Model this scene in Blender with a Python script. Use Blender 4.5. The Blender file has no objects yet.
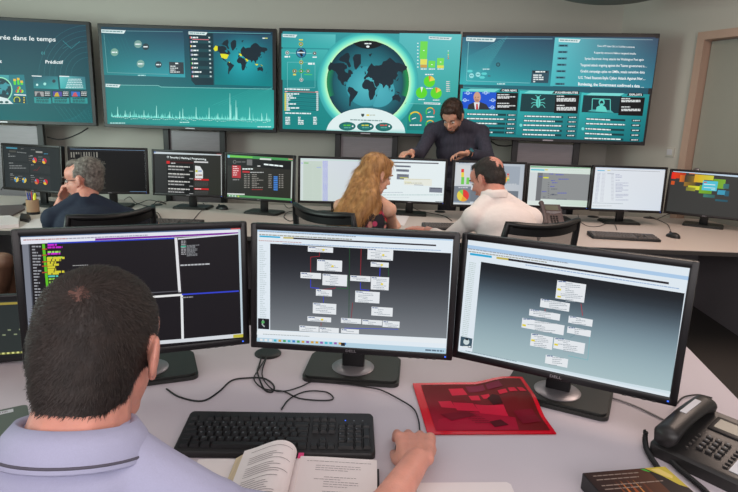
import bpy, bmesh, math, random
import numpy as np
from mathutils import Vector, Matrix
random.seed(7)
rng = np.random.default_rng(5)
R = math.radians
SC = bpy.context.scene
C = SC.collection

# ------------------------------------------------------------------ camera
F_PX, PITCH, ROLL, CAM_H = 561.94, 0.22153, 0.033865, 1.4679
cd = bpy.data.cameras.new('camera'); cam = bpy.data.objects.new('camera', cd); C.objects.link(cam)
cd.sensor_fit = 'HORIZONTAL'; cd.sensor_width = 36; cd.lens = F_PX/738*36; cd.clip_start = .05
FW = Vector((0, math.cos(PITCH), -math.sin(PITCH))); RT = Vector((1, 0, 0)); UP = Vector((0, math.sin(PITCH), math.cos(PITCH)))
cr, sr = math.cos(ROLL), math.sin(ROLL)
# picture right / picture up as world directions
PR = cr*RT + sr*UP
PU = -sr*RT + cr*UP
M = Matrix.Identity(4)
for i in range(3):
    M[i][0] = PR[i]; M[i][1] = PU[i]; M[i][2] = -FW[i]
M[2][3] = CAM_H
cam.matrix_world = M
SC.camera = cam
cd.dof.use_dof = False

# ------------------------------------------------------------------ light and exposure
SC.view_settings.view_transform = 'Standard'; SC.view_settings.look = 'None'
SC.view_settings.gamma = 1; SC.view_settings.use_curve_mapping = False
SC.view_settings.exposure = 0.0
w = bpy.data.worlds.new('room_ambient'); SC.world = w; w.use_nodes = True
w.node_tree.nodes['Background'].inputs[0].default_value = (.75, .74, .80, 1)
w.node_tree.nodes['Background'].inputs[1].default_value = .42
def area(name, loc, size, sizey, power, col, rot=(0, 0, 0)):
    l = bpy.data.lights.new(name, 'AREA'); l.shape = 'RECTANGLE'; l.size = size; l.size_y = sizey
    l.energy = power; l.color = col
    o = bpy.data.objects.new(name, l); C.objects.link(o); o.location = loc; o.rotation_euler = rot
    return o
area('ceiling_light_front', (.3, .7, 2.72), 2.2, 1.2, 9, (1, .93, .96))
area('ceiling_light_left', (-2.3, 3.6, 2.72), 1.0, 1.8, 8, (.84, 1, .92))
area('ceiling_light_middle', (.3, 3.9, 2.72), 2.0, .9, 14, (1, .90, .84))
area('ceiling_light_right', (2.0, 2.7, 2.72), 1.0, 1.6, 36, (1, .78, .66))
area('fill_light_left', (-4.3, 2.2, 1.7), 2.6, 1.5, 125, (.80, 1, .93), (R(90), 0, R(-38)))  # added greenish fill that brightens the left of the back wall
area('fill_light_behind', (.2, -1.15, 2.0), 4.6, 1.3, 60, (1, .93, .92), (R(84), 0, 0))  # added soft fill from behind the camera, not a source in the room

# ------------------------------------------------------------------ colour helpers
def lin(c):
    out = []
    for v in c[:3]:
        v = v/255
        out.append(v/12.92 if v <= .04045 else ((v+.055)/1.055)**2.4)
    return out
def mat(name, rgb, rough=.5, metal=0, spec=.5, noise=0, nscale=30, bump=0, bscale=200, alpha=1, coat=0, sss=0, stretch=None, trans=0, rgb2=None):
    m = bpy.data.materials.new(name); m.use_nodes = True
    nt = m.node_tree; b = nt.nodes['Principled BSDF']
    c = (*lin(rgb), 1)
    b.inputs['Base Color'].default_value = c
    b.inputs['Roughness'].default_value = rough; b.inputs['Metallic'].default_value = metal
    b.inputs['Specular IOR Level'].default_value = spec; b.inputs['Alpha'].default_value = alpha
    b.inputs['Coat Weight'].default_value = coat; b.inputs['Transmission Weight'].default_value = trans
    if sss:
        b.inputs['Subsurface Weight'].default_value = sss; b.inputs['Subsurface Radius'].default_value = (.01, .004, .002)
    tc = nt.nodes.new('ShaderNodeTexCoord'); mp = nt.nodes.new('ShaderNodeMapping')
    nt.links.new(tc.outputs['Object'], mp.inputs[0])
    if stretch: mp.inputs['Scale'].default_value = stretch
    if noise or rgb2:
        n = nt.nodes.new('ShaderNodeTexNoise'); n.inputs['Scale'].default_value = nscale; n.inputs['Detail'].default_value = 4
        nt.links.new(mp.outputs[0], n.inputs['Vector'])
        r = nt.nodes.new('ShaderNodeValToRGB'); nt.links.new(n.outputs[0], r.inputs[0])
        r.color_ramp.elements[0].position = .3; r.color_ramp.elements[1].position = .7
        c2 = lin(rgb2) if rgb2 else [v*(1+noise) for v in c[:3]]
        r.color_ramp.elements[0].color = (*[v*(1-noise) for v in c[:3]], 1)
        r.color_ramp.elements[1].color = (*c2, 1)
        nt.links.new(r.outputs[0], b.inputs['Base Color'])
    if bump:
        n = nt.nodes.new('ShaderNodeTexNoise'); n.inputs['Scale'].default_value = bscale; n.inputs['Detail'].default_value = 5
        nt.links.new(mp.outputs[0], n.inputs['Vector'])
        bp = nt.nodes.new('ShaderNodeBump'); bp.inputs['Strength'].default_value = bump; bp.inputs['Distance'].default_value = .01
        nt.links.new(n.outputs[0], bp.inputs['Height']); nt.links.new(bp.outputs[0], b.inputs['Normal'])
    return m
MT = {
 'wall': mat('wall_paint', (196, 193, 184), .8, bump=.03, bscale=300),
 'ceil': mat('ceiling_paint', (190, 188, 182), .9),
 'carpet': mat('carpet', (62, 57, 54), .95, noise=.6, nscale=220, bump=.6, bscale=400),
 'desk': mat('desk_laminate', (205, 194, 201), .38, spec=.35, noise=.02, nscale=400),
 'desk2': mat('rear_desk_laminate', (206, 192, 184), .42, spec=.3, noise=.02, nscale=400),
 'edge': mat('desk_edge_band', (60, 56, 54), .5),
 'deskpanel': mat('desk_panel', (150, 144, 148), .5, noise=.03, nscale=50),
 'bez': mat('monitor_black_plastic', (20, 17, 20), .36, spec=.4, bump=.02, bscale=900),
 'bez2': mat('rear_monitor_plastic', (24, 20, 21), .38, spec=.35),
 'black': mat('black_plastic', (17, 16, 18), .42),
 'black2': mat('charcoal_plastic', (36, 35, 37), .5, bump=.04, bscale=700),
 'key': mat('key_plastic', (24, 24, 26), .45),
 'legend': mat('key_legend', (120, 125, 130), .6),
 'base': mat('stand_base_plastic', (29, 30, 28), .42, bump=.03, bscale=600),
 'silver': mat('silver_ring', (150, 145, 150), .35, metal=.6),
 'chrome': mat('chrome', (190, 190, 190), .2, metal=1),
 'post': mat('display_stand_post', (30, 28, 30), .45),
 'standpanel': mat('display_stand_panel', (128, 122, 126), .4, metal=.3, stretch=(1, 1, 30), noise=.08, nscale=10),
 'doorframe': mat('door_frame_wood', (188, 160, 143), .5, noise=.05, nscale=12, stretch=(1, 1, .1)),
 'door': mat('door_panel', (150, 150, 140), .5, noise=.02, nscale=6),
 'skin': mat('skin', (212, 156, 132), .5, sss=.15, noise=.08, nscale=40, bump=.06, bscale=350),
 'skinr': mat('skin_ruddy', (212, 146, 128), .5, sss=.15, noise=.10, nscale=30, bump=.1, bscale=300),
 'skinf': mat('skin_fair', (232, 178, 152), .5, sss=.15, noise=.05, nscale=30),
 'skinb': mat('skin_brown', (120, 84, 66), .5, noise=.05, nscale=30),
 'polo': mat('lilac_pique', (172, 172, 200), .85, bump=.25, bscale=24, noise=.03, nscale=600),
 'polotrim': mat('polo_trim', (86, 82, 96), .8),
 'navy': mat('navy_cotton', (22, 32, 52), .85, bump=.8, bscale=10),
 'white': mat('white_shirt_cotton', (238, 226, 222), .8, bump=.9, bscale=9),
 'dshirt': mat('dark_check_shirt', (56, 54, 68), .85, bump=.8, bscale=11, noise=.25, nscale=25, stretch=(3, 3, .3)),
 'trous': mat('dark_trousers', (38, 38, 46), .9, bump=.2, bscale=15),
 'scalp': mat('thinning_scalp', (98, 66, 58), .6, noise=.3, nscale=120),
 'fg_hair': mat('cropped_hair', (44, 34, 30), .6, noise=.3, nscale=60),
 'dark_hair': mat('dark_brown_hair', (40, 30, 26), .55, noise=.4, nscale=60, bump=.5, bscale=120),
 'brown_hair': mat('brown_hair', (58, 38, 28), .5, noise=.5, nscale=40, bump=.6, bscale=90, stretch=(1, 1, .3)),
 'grey_hair': mat('grey_hair', (98, 88, 82), .6, noise=.4, nscale=60, bump=.6, bscale=110, rgb2=(148, 138, 130)),
 'blond_hair': mat('blond_hair', (168, 112, 60), .42, noise=.3, nscale=45, bump=.6, bscale=60, stretch=(1, 1, .08), rgb2=(216, 164, 104)),
 'paper': mat('paper', (232, 222, 222), .8),
 'pageedge': mat('page_edges', (214, 190, 160), .85, stretch=(1, 1, 40), noise=.12, nscale=30),
 'ink': mat('printed_ink', (120, 105, 112), .8),
 'pink': mat('pink_bookmark', (215, 60, 120), .6),
 'laptop': mat('grey_green_laptop_lid', (86, 96, 88), .5, noise=.04, nscale=80),
 'sticker': mat('white_sticker', (205, 205, 210), .6),
 'lcd': mat('phone_lcd', (112, 112, 98), .3),
 'phone': mat('phone_plastic', (36, 34, 34), .38, bump=.03, bscale=500),
 'phone2': mat('rear_phone_plastic', (92, 78, 78), .45),
 'phonebtn': mat('phone_buttons', (58, 55, 54), .45),
 'card': mat('kraft_card', (170, 138, 110), .8),
 'blue': mat('blue_pen', (25, 50, 150), .4), 'redp': mat('red_pen', (180, 30, 40), .4), 'yellow': mat('yellow_highlighter', (225, 225, 40), .4), 'wood': mat('pencil_wood', (180, 160, 130), .5),
 'lens': mat('clear_lens', (240, 240, 240), .05, alpha=.15),
 'eyew': mat('eye_white', (220, 215, 210), .3), 'eyed': mat('eye_iris', (40, 28, 22), .3),
 'lip': mat('lips', (170, 96, 86), .5),
 'cable': mat('cable_rubber', (20, 19, 21), .5), 'cablew': mat('grey_cable', (130, 125, 125), .5),
 'lampm': mat('lamp_shell', (120, 112, 100), .6),
 'glove': mat('mesh_dark', (22, 22, 24), .8),
}
def mesh_weave():
    m = bpy.data.materials.new('chair_mesh_weave'); m.use_nodes = True; nt = m.node_tree
    b = nt.nodes['Principled BSDF']; b.inputs['Base Color'].default_value = (.02, .02, .02, 1); b.inputs['Roughness'].default_value = .8
    b.inputs['Alpha'].default_value = .62
    return m
MT['weave'] = mesh_weave()
def glow(name, rgb, s=1):
    m = bpy.data.materials.new(name); m.use_nodes = True; b = m.node_tree.nodes['Principled BSDF']
    b.inputs['Base Color'].default_value = (0, 0, 0, 1)
    b.inputs['Emission Color'].default_value = (*lin(rgb), 1); b.inputs['Emission Strength'].default_value = s
    return m
MT['led'] = glow('blue_led', (60, 110, 255), 1.5)
def attr_mat(name, emit, rough=.35, strength=1.0):
    m = bpy.data.materials.new(name); m.use_nodes = True; nt = m.node_tree; b = nt.nodes['Principled BSDF']
    a = nt.nodes.new('ShaderNodeVertexColor'); a.layer_name = 'Col'
    b.inputs['Roughness'].default_value = rough
    if emit:
        b.inputs['Base Color'].default_value = (.006, .006, .007, 1)
        nt.links.new(a.outputs[0], b.inputs['Emission Color']); b.inputs['Emission Strength'].default_value = strength
        b.inputs['Specular IOR Level'].default_value = .12
    else:
        nt.links.new(a.outputs[0], b.inputs['Base Color']); b.inputs['Specular IOR Level'].default_value = .15
    return m
MT['screen'] = attr_mat('lit_screen', True)
MT['print'] = attr_mat('printed_colour', False, .45)

# ------------------------------------------------------------------ picture ray helpers (a pixel of the photo to a point of the room)
def ray(px, py):
    d = FW*F_PX + PR*(px-369) - PU*(py-246)
    return d
CAM = Vector((0, 0, CAM_H))
def onz(px, py, z=.73):
    d = ray(px, py); return CAM + d*((z-CAM_H)/d.z)
def aty(px, py, Y):
    d = ray(px, py); return CAM + d*(Y/d.y)

# ------------------------------------------------------------------ mesh helpers
class MB:
    def __init__(s): s.bm = bmesh.new(); s.mi = 0
    def _fin(s, verts):
        if s.mi:
            fs = set(f for v in verts for f in v.link_faces)
            for f in fs: f.material_index = s.mi
    def box(s, c, size, rot=None, bev=0, seg=2):
        r = bmesh.ops.create_cube(s.bm, size=1)
        vs = r['verts']
        for v in vs: v.co = Vector((v.co.x*size[0], v.co.y*size[1], v.co.z*size[2]))
        if bev:
            es = list(set(e for v in vs for e in v.link_edges))
            r = bmesh.ops.bevel(s.bm, geom=es, offset=bev, segments=seg, profile=.5, affect='EDGES', clamp_overlap=True)
            vs = list(set(r['verts']))
            vs = list(set(v for f in r['faces'] for v in f.verts) | set(v for v in vs if v.is_valid))
            # add linked region
            st = list(vs); seen = set(vs)
            while st:
                v = st.pop()
                for e in v.link_edges:
                    o = e.other_vert(v)
                    if o not in seen: seen.add(o); st.append(o)
            vs = list(seen)
        m = Matrix.Translation(Vector(c)) @ (rot.to_4x4() if rot else Matrix.Identity(4))
        for v in vs: v.co = m @ v.co
        s._fin(vs); return vs
    def prism(s, pts, z0, z1, mtx=None):
        a = [s.bm.verts.new((x, y, z0)) for x, y in pts]; b = [s.bm.verts.new((x, y, z1)) for x, y in pts]
        n = len(pts)
        s.bm.faces.new(list(reversed(a))); s.bm.faces.new(b)
        for i in range(n): s.bm.faces.new((a[i], a[(i+1) % n], b[(i+1) % n], b[i]))
        if mtx:
            for v in a+b: v.co = mtx @ v.co
        s._fin(a+b); return a+b
    def tube(s, pts, r, n=8, cap=True, closed=False):
        pts = [Vector(p) for p in pts]; rings = []
        rr = r if isinstance(r, (list, tuple)) else [r]*len(pts)
        up = None; N = len(pts)
        for i, p in enumerate(pts):
            if closed: t = pts[(i+1) % N]-pts[i-1]
            else: t = pts[min(i+1, N-1)]-pts[max(i-1, 0)]
            if t.length < 1e-9: t = Vector((0, 0, 1))
            t.normalize()
            if up is None: up = t.orthogonal().normalized()
            else:
                up = up - t*up.dot(t)
                up = up.normalized() if up.length > 1e-6 else t.orthogonal().normalized()
            sd = t.cross(up)
            rings.append([s.bm.verts.new(p+(up*math.cos(a)+sd*math.sin(a))*rr[i]) for a in [2*math.pi*k/n for k in range(n)]])
        for i in range(N if closed else N-1):
            a, b = rings[i], rings[(i+1) % N]
            for k in range(n): s.bm.faces.new((a[k], a[(k+1) % n], b[(k+1) % n], b[k]))
        if cap and not closed:
            s.bm.faces.new(list(reversed(rings[0]))); s.bm.faces.new(rings[-1])
        vs = [v for q in rings for v in q]; s._fin(vs); return vs
    def cyl(s, c, r, h, n=24, r2=None, axis=None, bev=0):
        c = Vector(c); ax = Vector(axis or (0, 0, 1)).normalized()
        r2 = r if r2 is None else r2
        return s.tube([c-ax*h/2, c+ax*h/2], [r, r2], n)
    def lathe(s, prof, n=32, c=(0, 0, 0), mtx=None):
        rings = []
        for r, z in prof:
            rings.append([s.bm.verts.new((c[0]+r*math.cos(2*math.pi*k/n), c[1]+r*math.sin(2*math.pi*k/n), c[2]+z)) for k in range(n)])
        for a, b in zip(rings, rings[1:]):
            for k in range(n): s.bm.faces.new((a[k], a[(k+1) % n], b[(k+1) % n], b[k]))
        s.bm.faces.new(list(reversed(rings[0]))); s.bm.faces.new(rings[-1])
        vs = [v for q in rings for v in q]
        if mtx:
            for v in vs: v.co = mtx @ v.co
        s._fin(vs)
    def cap(s, A, B, ra, rb, n=14, m=5):
        A, B = Vector(A), Vector(B); t = (B-A); L = t.length; t = t.normalized() if L > 1e-6 else Vector((0, 0, 1))
        pts = []; rr = []
        for k in range(m):
            a = math.pi/2*(1-k/m)
            pts.append(A-t*ra*math.sin(a)); rr.append(max(ra*math.cos(a), 1e-4))
        for k in range(m+1):
            a = math.pi/2*k/m
            pts.append(B+t*rb*math.sin(a)); rr.append(max(rb*math.cos(a), 1e-4))
        s.tube(pts, rr, n)
    def ell(s, c, r, rot=None, n=3):
        q = bmesh.ops.create_icosphere(s.bm, subdivisions=n, radius=1)
        for v in q['verts']:
            p = Vector((v.co.x*r[0], v.co.y*r[1], v.co.z*r[2]))
            v.co = Vector(c) + (rot @ p if rot else p)
        s._fin(q['verts'])
    def build(s, name, m, parent=None, smooth=None, mats=None):
        me = bpy.data.meshes.new(name)
        bmesh.ops.recalc_face_normals(s.bm, faces=s.bm.faces)
        s.bm.to_mesh(me); s.bm.free()
        o = bpy.data.objects.new(name, me); C.objects.link(o)
        for q in (mats or [m]): me.materials.append(MT[q] if isinstance(q, str) else q)
        if smooth:
            me.shade_smooth()
            if smooth != 'all':
                try: me.set_sharp_from_angle(angle=R(smooth if isinstance(smooth, (int, float)) and smooth is not True else 35))
                except Exception: pass
        if parent: o.parent = parent
        return o
def tag(o, label, cat, group=None):
    o['label'] = label; o['category'] = cat
    if group: o['group'] = group
    return o
def empty(name, loc, rz=0, label=None, cat=None, group=None):
    o = bpy.data.objects.new(name, None); C.objects.link(o); o.location = loc; o.rotation_euler = (0, 0, rz)
    o.empty_display_size = .05
    if label: tag(o, label, cat, group)
    return o
def struct(o): o['kind'] = 'structure'; return o
def smoothpath(pts, k=6):
    pts = [Vector(p) for p in pts]; out = []
    for i in range(len(pts)-1):
        p0 = pts[max(i-1, 0)]; p1 = pts[i]; p2 = pts[i+1]; p3 = pts[min(i+2, len(pts)-1)]
        for j in range(k):
            t = j/k
            out.append(.5*((2*p1)+(p2-p0)*t+(2*p0-5*p1+4*p2-p3)*t*t+(3*p1-p0-3*p2+p3)*t**3))
    out.append(pts[-1]); return out
def rrect(w, h, r, n=5, cx=0, cy=0):
    out = []
    for sx, sy, a0 in ((1, 1, 0), (-1, 1, 90), (-1, -1, 180), (1, -1, 270)):
        for k in range(n+1):
            a = R(a0+90*k/n); out.append((cx+sx*(w/2-r)+r*math.cos(a), cy+sy*(h/2-r)+r*math.sin(a)))
    return out
def cable(name, pts, r, label, z=None, m='cable', k=6):
    mb = MB(); mb.tube(smoothpath(pts, k), r, 6)
    o = mb.build(name, m, smooth='all'); tag(o, label, 'cable'); return o

# ------------------------------------------------------------------ text outlines (Blender's built-in font)
_tc = {}
def text_polys(t, bold=0.0):
    k = (t, bold)
    if k in _tc: return _tc[k]
    cu = bpy.data.curves.new('t', 'FONT'); cu.body = t; cu.size = 1; cu.resolution_u = 2; cu.offset = bold
    o = bpy.data.objects.new('t', cu); C.objects.link(o)
    dg = bpy.context.evaluated_depsgraph_get(); dg.update()
    me = o.evaluated_get(dg).to_mesh()
    vs = [(v.co.x, v.co.y) for v in me.vertices]; ps = [tuple(p.vertices) for p in me.polygons]
    o.evaluated_get(dg).to_mesh_clear()
    bpy.data.objects.remove(o); bpy.data.curves.remove(cu)
    _tc[k] = (vs, ps); return _tc[k]

# ------------------------------------------------------------------ flat artwork on a panel: colour polygons placed on the panel's own surface
def homog(src):
    dst = [(0, 0), (1, 0), (1, 1), (0, 1)]; A = []; b = []
    for (x, y), (u, v) in zip(src, dst):
        A.append([x, y, 1, 0, 0, 0, -u*x, -u*y]); b.append(u)
        A.append([0, 0, 0, x, y, 1, -v*x, -v*y]); b.append(v)
    h = np.linalg.solve(np.array(A, float), np.array(b, float)); return np.append(h, 1).reshape(3, 3)
class Art:
    def __init__(s, corners, W, H):
        s.h = homog(corners) if corners else None; s.W, s.H = W, H; s.V = []; s.F = []; s.K = []; s.L = 0
        s.o = (0, 0, 1)
    clip = (.001, .001)
    def cl(s, u, v): return min(max(u, s.clip[0]), 1-s.clip[0]), min(max(v, s.clip[1]), 1-s.clip[1])
    def Rad(s, x0, y0, x1, y1, cx, cy, r, cin, cout, n=16):
        """rectangle filled by a round gradient from cin at (cx,cy) to the corner colours cout = (tl,tr,br,bl)"""
        s.L += 1; A = s.uv(x0, y0); B = s.uv(x1, y1)
        def col(a, b):
            x = x0+(x1-x0)*a; y = y0+(y1-y0)*b; d = min(1, math.hypot(x-cx, y-cy)/r); d = d*d*(3-2*d)
            g = lambda p, q, t: [p[i]+(q[i]-p[i])*t for i in range(3)]
            return g(cin, g(g(cout[0], cout[1], a), g(cout[3], cout[2], a), b), d)
        for i in range(n):
            for j in range(n):
                k = len(s.V); q = [(i/n, j/n), ((i+1)/n, j/n), ((i+1)/n, (j+1)/n), (i/n, (j+1)/n)]
                for a, b in q: s.V.append(((A[0]+(B[0]-A[0])*a-.5)*s.W, -.000015*s.L, (.5-(A[1]+(B[1]-A[1])*b))*s.H))
                s.F.append([k, k+1, k+2, k+3]); s.K.append([lin(col(a, b)) for a, b in q])
    def v(s, ox, oy, k): s.o = (ox, oy, k); return s
    def uv(s, x, y):
        if s.h is None: return x, y
        x = s.o[0]+x/s.o[2]; y = s.o[1]+y/s.o[2]
        p = s.h @ np.array([x, y, 1]); return p[0]/p[2], p[1]/p[2]
    def puv(s, pts, cols):
        s.L += 1
        i = len(s.V)
        for (u, v) in pts: u, v = s.cl(u, v); s.V.append(((u-.5)*s.W, -.000015*s.L, (.5-v)*s.H))
        s.F.append(list(range(i, i+len(pts))))
        s.K.append([lin(c) for c in cols] if isinstance(cols[0], (tuple, list)) else [lin(cols)]*len(pts))
    def poly(s, pts, col): s.puv([s.uv(*p) for p in pts], col)
    def rectuv(s, u0, v0, u1, v1, col): s.puv([(u0, v0), (u1, v0), (u1, v1), (u0, v1)], col)
    def R(s, x0, y0, x1, y1, col):
        a = s.uv(x0, y0); b = s.uv(x1, y1); s.rectuv(a[0], a[1], b[0], b[1], col)
    def Guv(s, u0, v0, u1, v1, tl, tr, br, bl, n=6, e=1.0):
        s.L += 1
        g = lambda a, b, t: [a[i]+(b[i]-a[i])*t for i in range(3)]
        def cc(i, j):
            a, b = (i/n), (j/n)**e
            return g(g(tl, tr, a), g(bl, br, a), b)
        for i in range(n):
            for j in range(n):
                q = [(i, j), (i+1, j), (i+1, j+1), (i, j+1)]
                k = len(s.V)
                for a, b in q: s.V.append(((u0+(u1-u0)*a/n-.5)*s.W, -.000015*s.L, (.5-(v0+(v1-v0)*b/n))*s.H))
                s.F.append([k, k+1, k+2, k+3]); s.K.append([lin(cc(a, b)) for a, b in q])
    def G(s, x0, y0, x1, y1, tl, tr, br, bl, n=6, e=1.0):
        a = s.uv(x0, y0); b = s.uv(x1, y1); s.Guv(a[0], a[1], b[0], b[1], tl, tr, br, bl, n, e)
    def circ(s, x, y, r, col, ry=None, n=24, a0=0, a1=360):
        ry = ry or r; full = abs(a1-a0) >= 360
        pts = [] if full else [(x, y)]
        for k in range(n+(0 if full else 1)):
            a = R(a0+(a1-a0)*k/n); pts.append((x+r*math.sin(a), y-ry*math.cos(a)))
        s.poly(pts, col)
    def ring(s, x, y, r0, r1, c0, c1=None, n=48, a0=0, a1=360, asp=1):
        c1 = c1 or c0; s.L += 1
        for k in range(n):
            q = []
            for a, r in ((k, r0), (k, r1), (k+1, r1), (k+1, r0)):
                t = R(a0+(a1-a0)*a/n); q.append(s.uv(x+r*math.sin(t), y-r*asp*math.cos(t)))
            i = len(s.V)
            for (u, v) in q: u, v = s.cl(u, v); s.V.append(((u-.5)*s.W, -.000015*s.L, (.5-v)*s.H))
            s.F.append([i, i+1, i+2, i+3]); s.K.append([lin(c0), lin(c1), lin(c1), lin(c0)])
    def line(s, pts, wd, col):
        for a, b in zip(pts, pts[1:]):
            dx, dy = b[0]-a[0], b[1]-a[1]; L = math.hypot(dx, dy) or 1; nx, ny = -dy/L*wd/2, dx/L*wd/2
            s.poly([(a[0]+nx, a[1]+ny), (b[0]+nx, b[1]+ny), (b[0]-nx, b[1]-ny), (a[0]-nx, a[1]-ny)], col)
        s.L -= max(0, len(pts)-2)
    def text(s, t, x0, y, h, col, x1=None, bold=0, y1=None, right=False):
        """baseline from (x0,y) to (x1,y1); h = cap height in the same units"""
        vs, ps = text_polys(t, bold)
        if not vs: return
        wmax = max(v[0] for v in vs); sc = h/.7
        sx = (x1-x0)/wmax if x1 is not None else sc
        y1 = y if y1 is None else y1
        X1 = x0+sx*wmax
        k = len(s.V); s.L += 1
        for (a, b) in vs:
            X = x0+a*sx; Y = y+(y1-y)*((X-x0)/((X1-x0) or 1))-b*sc
            u, v = s.cl(*s.uv(X, Y)); s.V.append(((u-.5)*s.W, -.000015*s.L, (.5-v)*s.H))
        for p in ps: s.F.append([k+i for i in p]); s.K.append([lin(col)]*len(p))
    def greek(s, x0, y0, x1, h, col, y1=None, wl=(1.2, 4), seed=None):
        """unreadable line of print: a run of word-length dashes"""
        y1 = y0 if y1 is None else y1; x = x0
        while x < x1:
            w_ = h*random.uniform(*wl); e = min(x+w_, x1)
            ya = y0+(y1-y0)*(x-x0)/((x1-x0) or 1); yb = y0+(y1-y0)*(e-x0)/((x1-x0) or 1)
            s.poly([(x, ya), (e, yb), (e, yb+h), (x, ya+h)], col); s.L -= 1
            x = e+h*.45
        s.L += 1
    def build(s, name, parent, m='screen', y=0):
        me = bpy.data.meshes.new(name); me.from_pydata(s.V, [], s.F)
        a = me.color_attributes.new('Col', 'FLOAT_COLOR', 'CORNER')
        flat = []
        for k in s.K:
            for c in k: flat += [c[0], c[1], c[2], 1.0]
        a.data.foreach_set('color', flat)
        me.materials.append(MT[m]); o = bpy.data.objects.new(name, me); C.objects.link(o); o.parent = parent
        return o
WORLD = [
 [(-165,65),(-155,71),(-125,70),(-95,70),(-85,68),(-82,62),(-94,60),(-92,57),(-82,54),(-79,52),(-77,58),(-78,62),(-70,60),(-64,58),(-56,52),(-66,49),(-65,45),(-70,43),(-75,38),(-81,31),(-80,26),(-83,29),(-90,30),(-97,27),(-97,20),(-91,18),(-88,21),(-88,16),(-83,10),(-79,8),(-86,12),(-95,16),(-105,20),(-110,27),(-117,33),(-124,40),(-123,48),(-133,56),(-150,60),(-158,57),(-165,60)],
 [(-120,74),(-100,78),(-80,80),(-70,77),(-75,73),(-65,66),(-75,64),(-85,70),(-105,72)],
 [(-58,76),(-45,79),(-22,79),(-22,70),(-43,60),(-52,66)],
 [(-78,8),(-72,12),(-60,9),(-50,1),(-35,-6),(-39,-16),(-48,-26),(-57,-36),(-65,-42),(-68,-53),(-74,-50),(-73,-37),(-70,-18),(-80,-6),(-80,1)],
 [(-6,36),(10,37),(20,32),(32,31),(38,18),(43,11),(51,12),(40,-3),(40,-15),(35,-22),(30,-32),(19,-35),(12,-18),(12,-4),(8,4),(-8,5),(-17,14),(-16,23),(-9,31)],
 [(-9,43),(-2,48),(4,52),(9,57),(5,60),(12,66),(25,71),(40,67),(45,68),(68,69),(75,73),(105,77),(130,72),(160,70),(180,67),(178,63),(163,60),(160,52),(155,58),(140,59),(135,54),(140,50),(131,43),(128,36),(121,40),(121,31),(115,23),(108,21),(108,12),(103,10),(103,2),(99,9),(97,17),(91,22),(86,20),(80,13),(77,8),(73,18),(68,24),(57,26),(58,20),(50,14),(43,13),(35,28),(35,36),(27,37),(27,41),(18,42),(12,45),(3,43),(-2,37),(-9,37)],
 [(-5,50),(1,52),(-3,58),(-6,57)], [(131,33),(140,36),(144,44),(140,42)], [(95,5),(105,-5),(102,-1)], [(110,1),(117,6),(117,-3),(111,-3)],
 [(131,-1),(145,-5),(150,-10),(138,-8)], [(114,-22),(130,-12),(136,-15),(142,-11),(153,-26),(149,-38),(138,-34),(130,-32),(116,-35)],
 [(44,-16),(50,-15),(46,-25)], [(172,-41),(178,-38),(168,-46)], [(-24,66),(-14,66),(-18,63)], [(12,79),(28,80),(18,77)]]
def merc(lat): return math.log(math.tan(math.pi/4+R(lat)/2))
def worldmap(a, x0, y0, x1, y1, col, slope=0, only=None):
    m0, m1 = merc(79), merc(-53)
    def P(lo, la):
        u = (lo+168)/348; v = (m0-merc(la))/(m0-m1); return (x0+(x1-x0)*u, y0+(y1-y0)*v+slope*u)
    for i, p in enumerate(only or WORLD):
        q = []
        for (A, B) in zip(p, p[1:]+p[:1]):
            n = 1 if len(p) < 5 else 2
            for k in range(n):
                t = k/n; j = 0 if k == 0 else random.uniform(-1.2, 1.2)
                q.append(P(A[0]+(B[0]-A[0])*t+j, max(-53, min(80, A[1]+(B[1]-A[1])*t+j))))
        a.poly(q, col)
    a.P = P

def pix(P):
    d = Vector(P)-CAM; z = d.dot(FW)
    return (369+F_PX*d.dot(PR)/z, 246-F_PX*d.dot(PU)/z)

# ------------------------------------------------------------------ the room
def slab(name, c, size, m, rz=0):
    mb = MB(); mb.box((0, 0, 0), size); o = mb.build(name, m); o.location = c; o.rotation_euler = (0, 0, rz); return struct(o)
slab('floor', (0, 2.4, -.05), (9.4, 7.2, .1), 'carpet')
slab('ceiling', (0, 2.4, 2.85), (9.4, 7.2, .1), 'ceil')
WY = 5.78
slab('wall_back', (-1.1, WY+.05, 1.4), (7.0, .1, 2.8), 'wall')
slab('wall_left', (-4.55, 2.5, 1.4), (.1, 6.6, 2.8), 'wall')
# the right wall runs towards the viewer at an angle; the doorway is cut out of it
WC = Vector((2.37, 5.78, 0)); WD = Vector((.436, -.9, 0)).normalized()      # corner and direction of the right wall
WA = math.atan2(WD.y, WD.x)
wr = MB(); DU0, DU1, DZ = .835, 1.79, 2.27
wr.box((DU0/2, .06, 1.4), (DU0, .12, 2.8)); wr.box(((DU0+DU1)/2, .06, (DZ+2.8)/2), (DU1-DU0, .12, 2.8-DZ)); wr.box(((DU1+6)/2, .06, 1.4), (6-DU1, .12, 2.8))
o = struct(wr.build('wall_right', 'wall')); o.location = WC; o.rotation_euler = (0, 0, WA)
dr = struct(empty('door_1', WC, WA))
fr = MB(); J = .065
fr.box((DU0+J/2, .04, DZ/2), (J, .16, DZ)); fr.box((DU1-J/2, .04, DZ/2), (J, .16, DZ)); fr.box(((DU0+DU1)/2, .04, DZ-J/2), (DU1-DU0-2*J, .16, J))
fr.build('door_frame', 'doorframe', dr)
dl = MB(); dl.box(((DU0+DU1)/2, .07, (DZ-J)/2), (DU1-DU0-2*J-.012, .04, DZ-J-.012), bev=.003)
leaf = dl.build('door_leaf', 'door', dr)
hd = MB(); hx = DU0+J+.06
hd.cyl((hx, .04, 1.125), .026, .012, axis=(0, 1, 0)); hd.tube([(hx, .04, 1.125), (hx, -.01, 1.125), (hx+.02, -.02, 1.125), (hx+.12, -.02, 1.125)], .009, 10)
hd.build('door_handle', 'silver', leaf, smooth='all')
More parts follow.
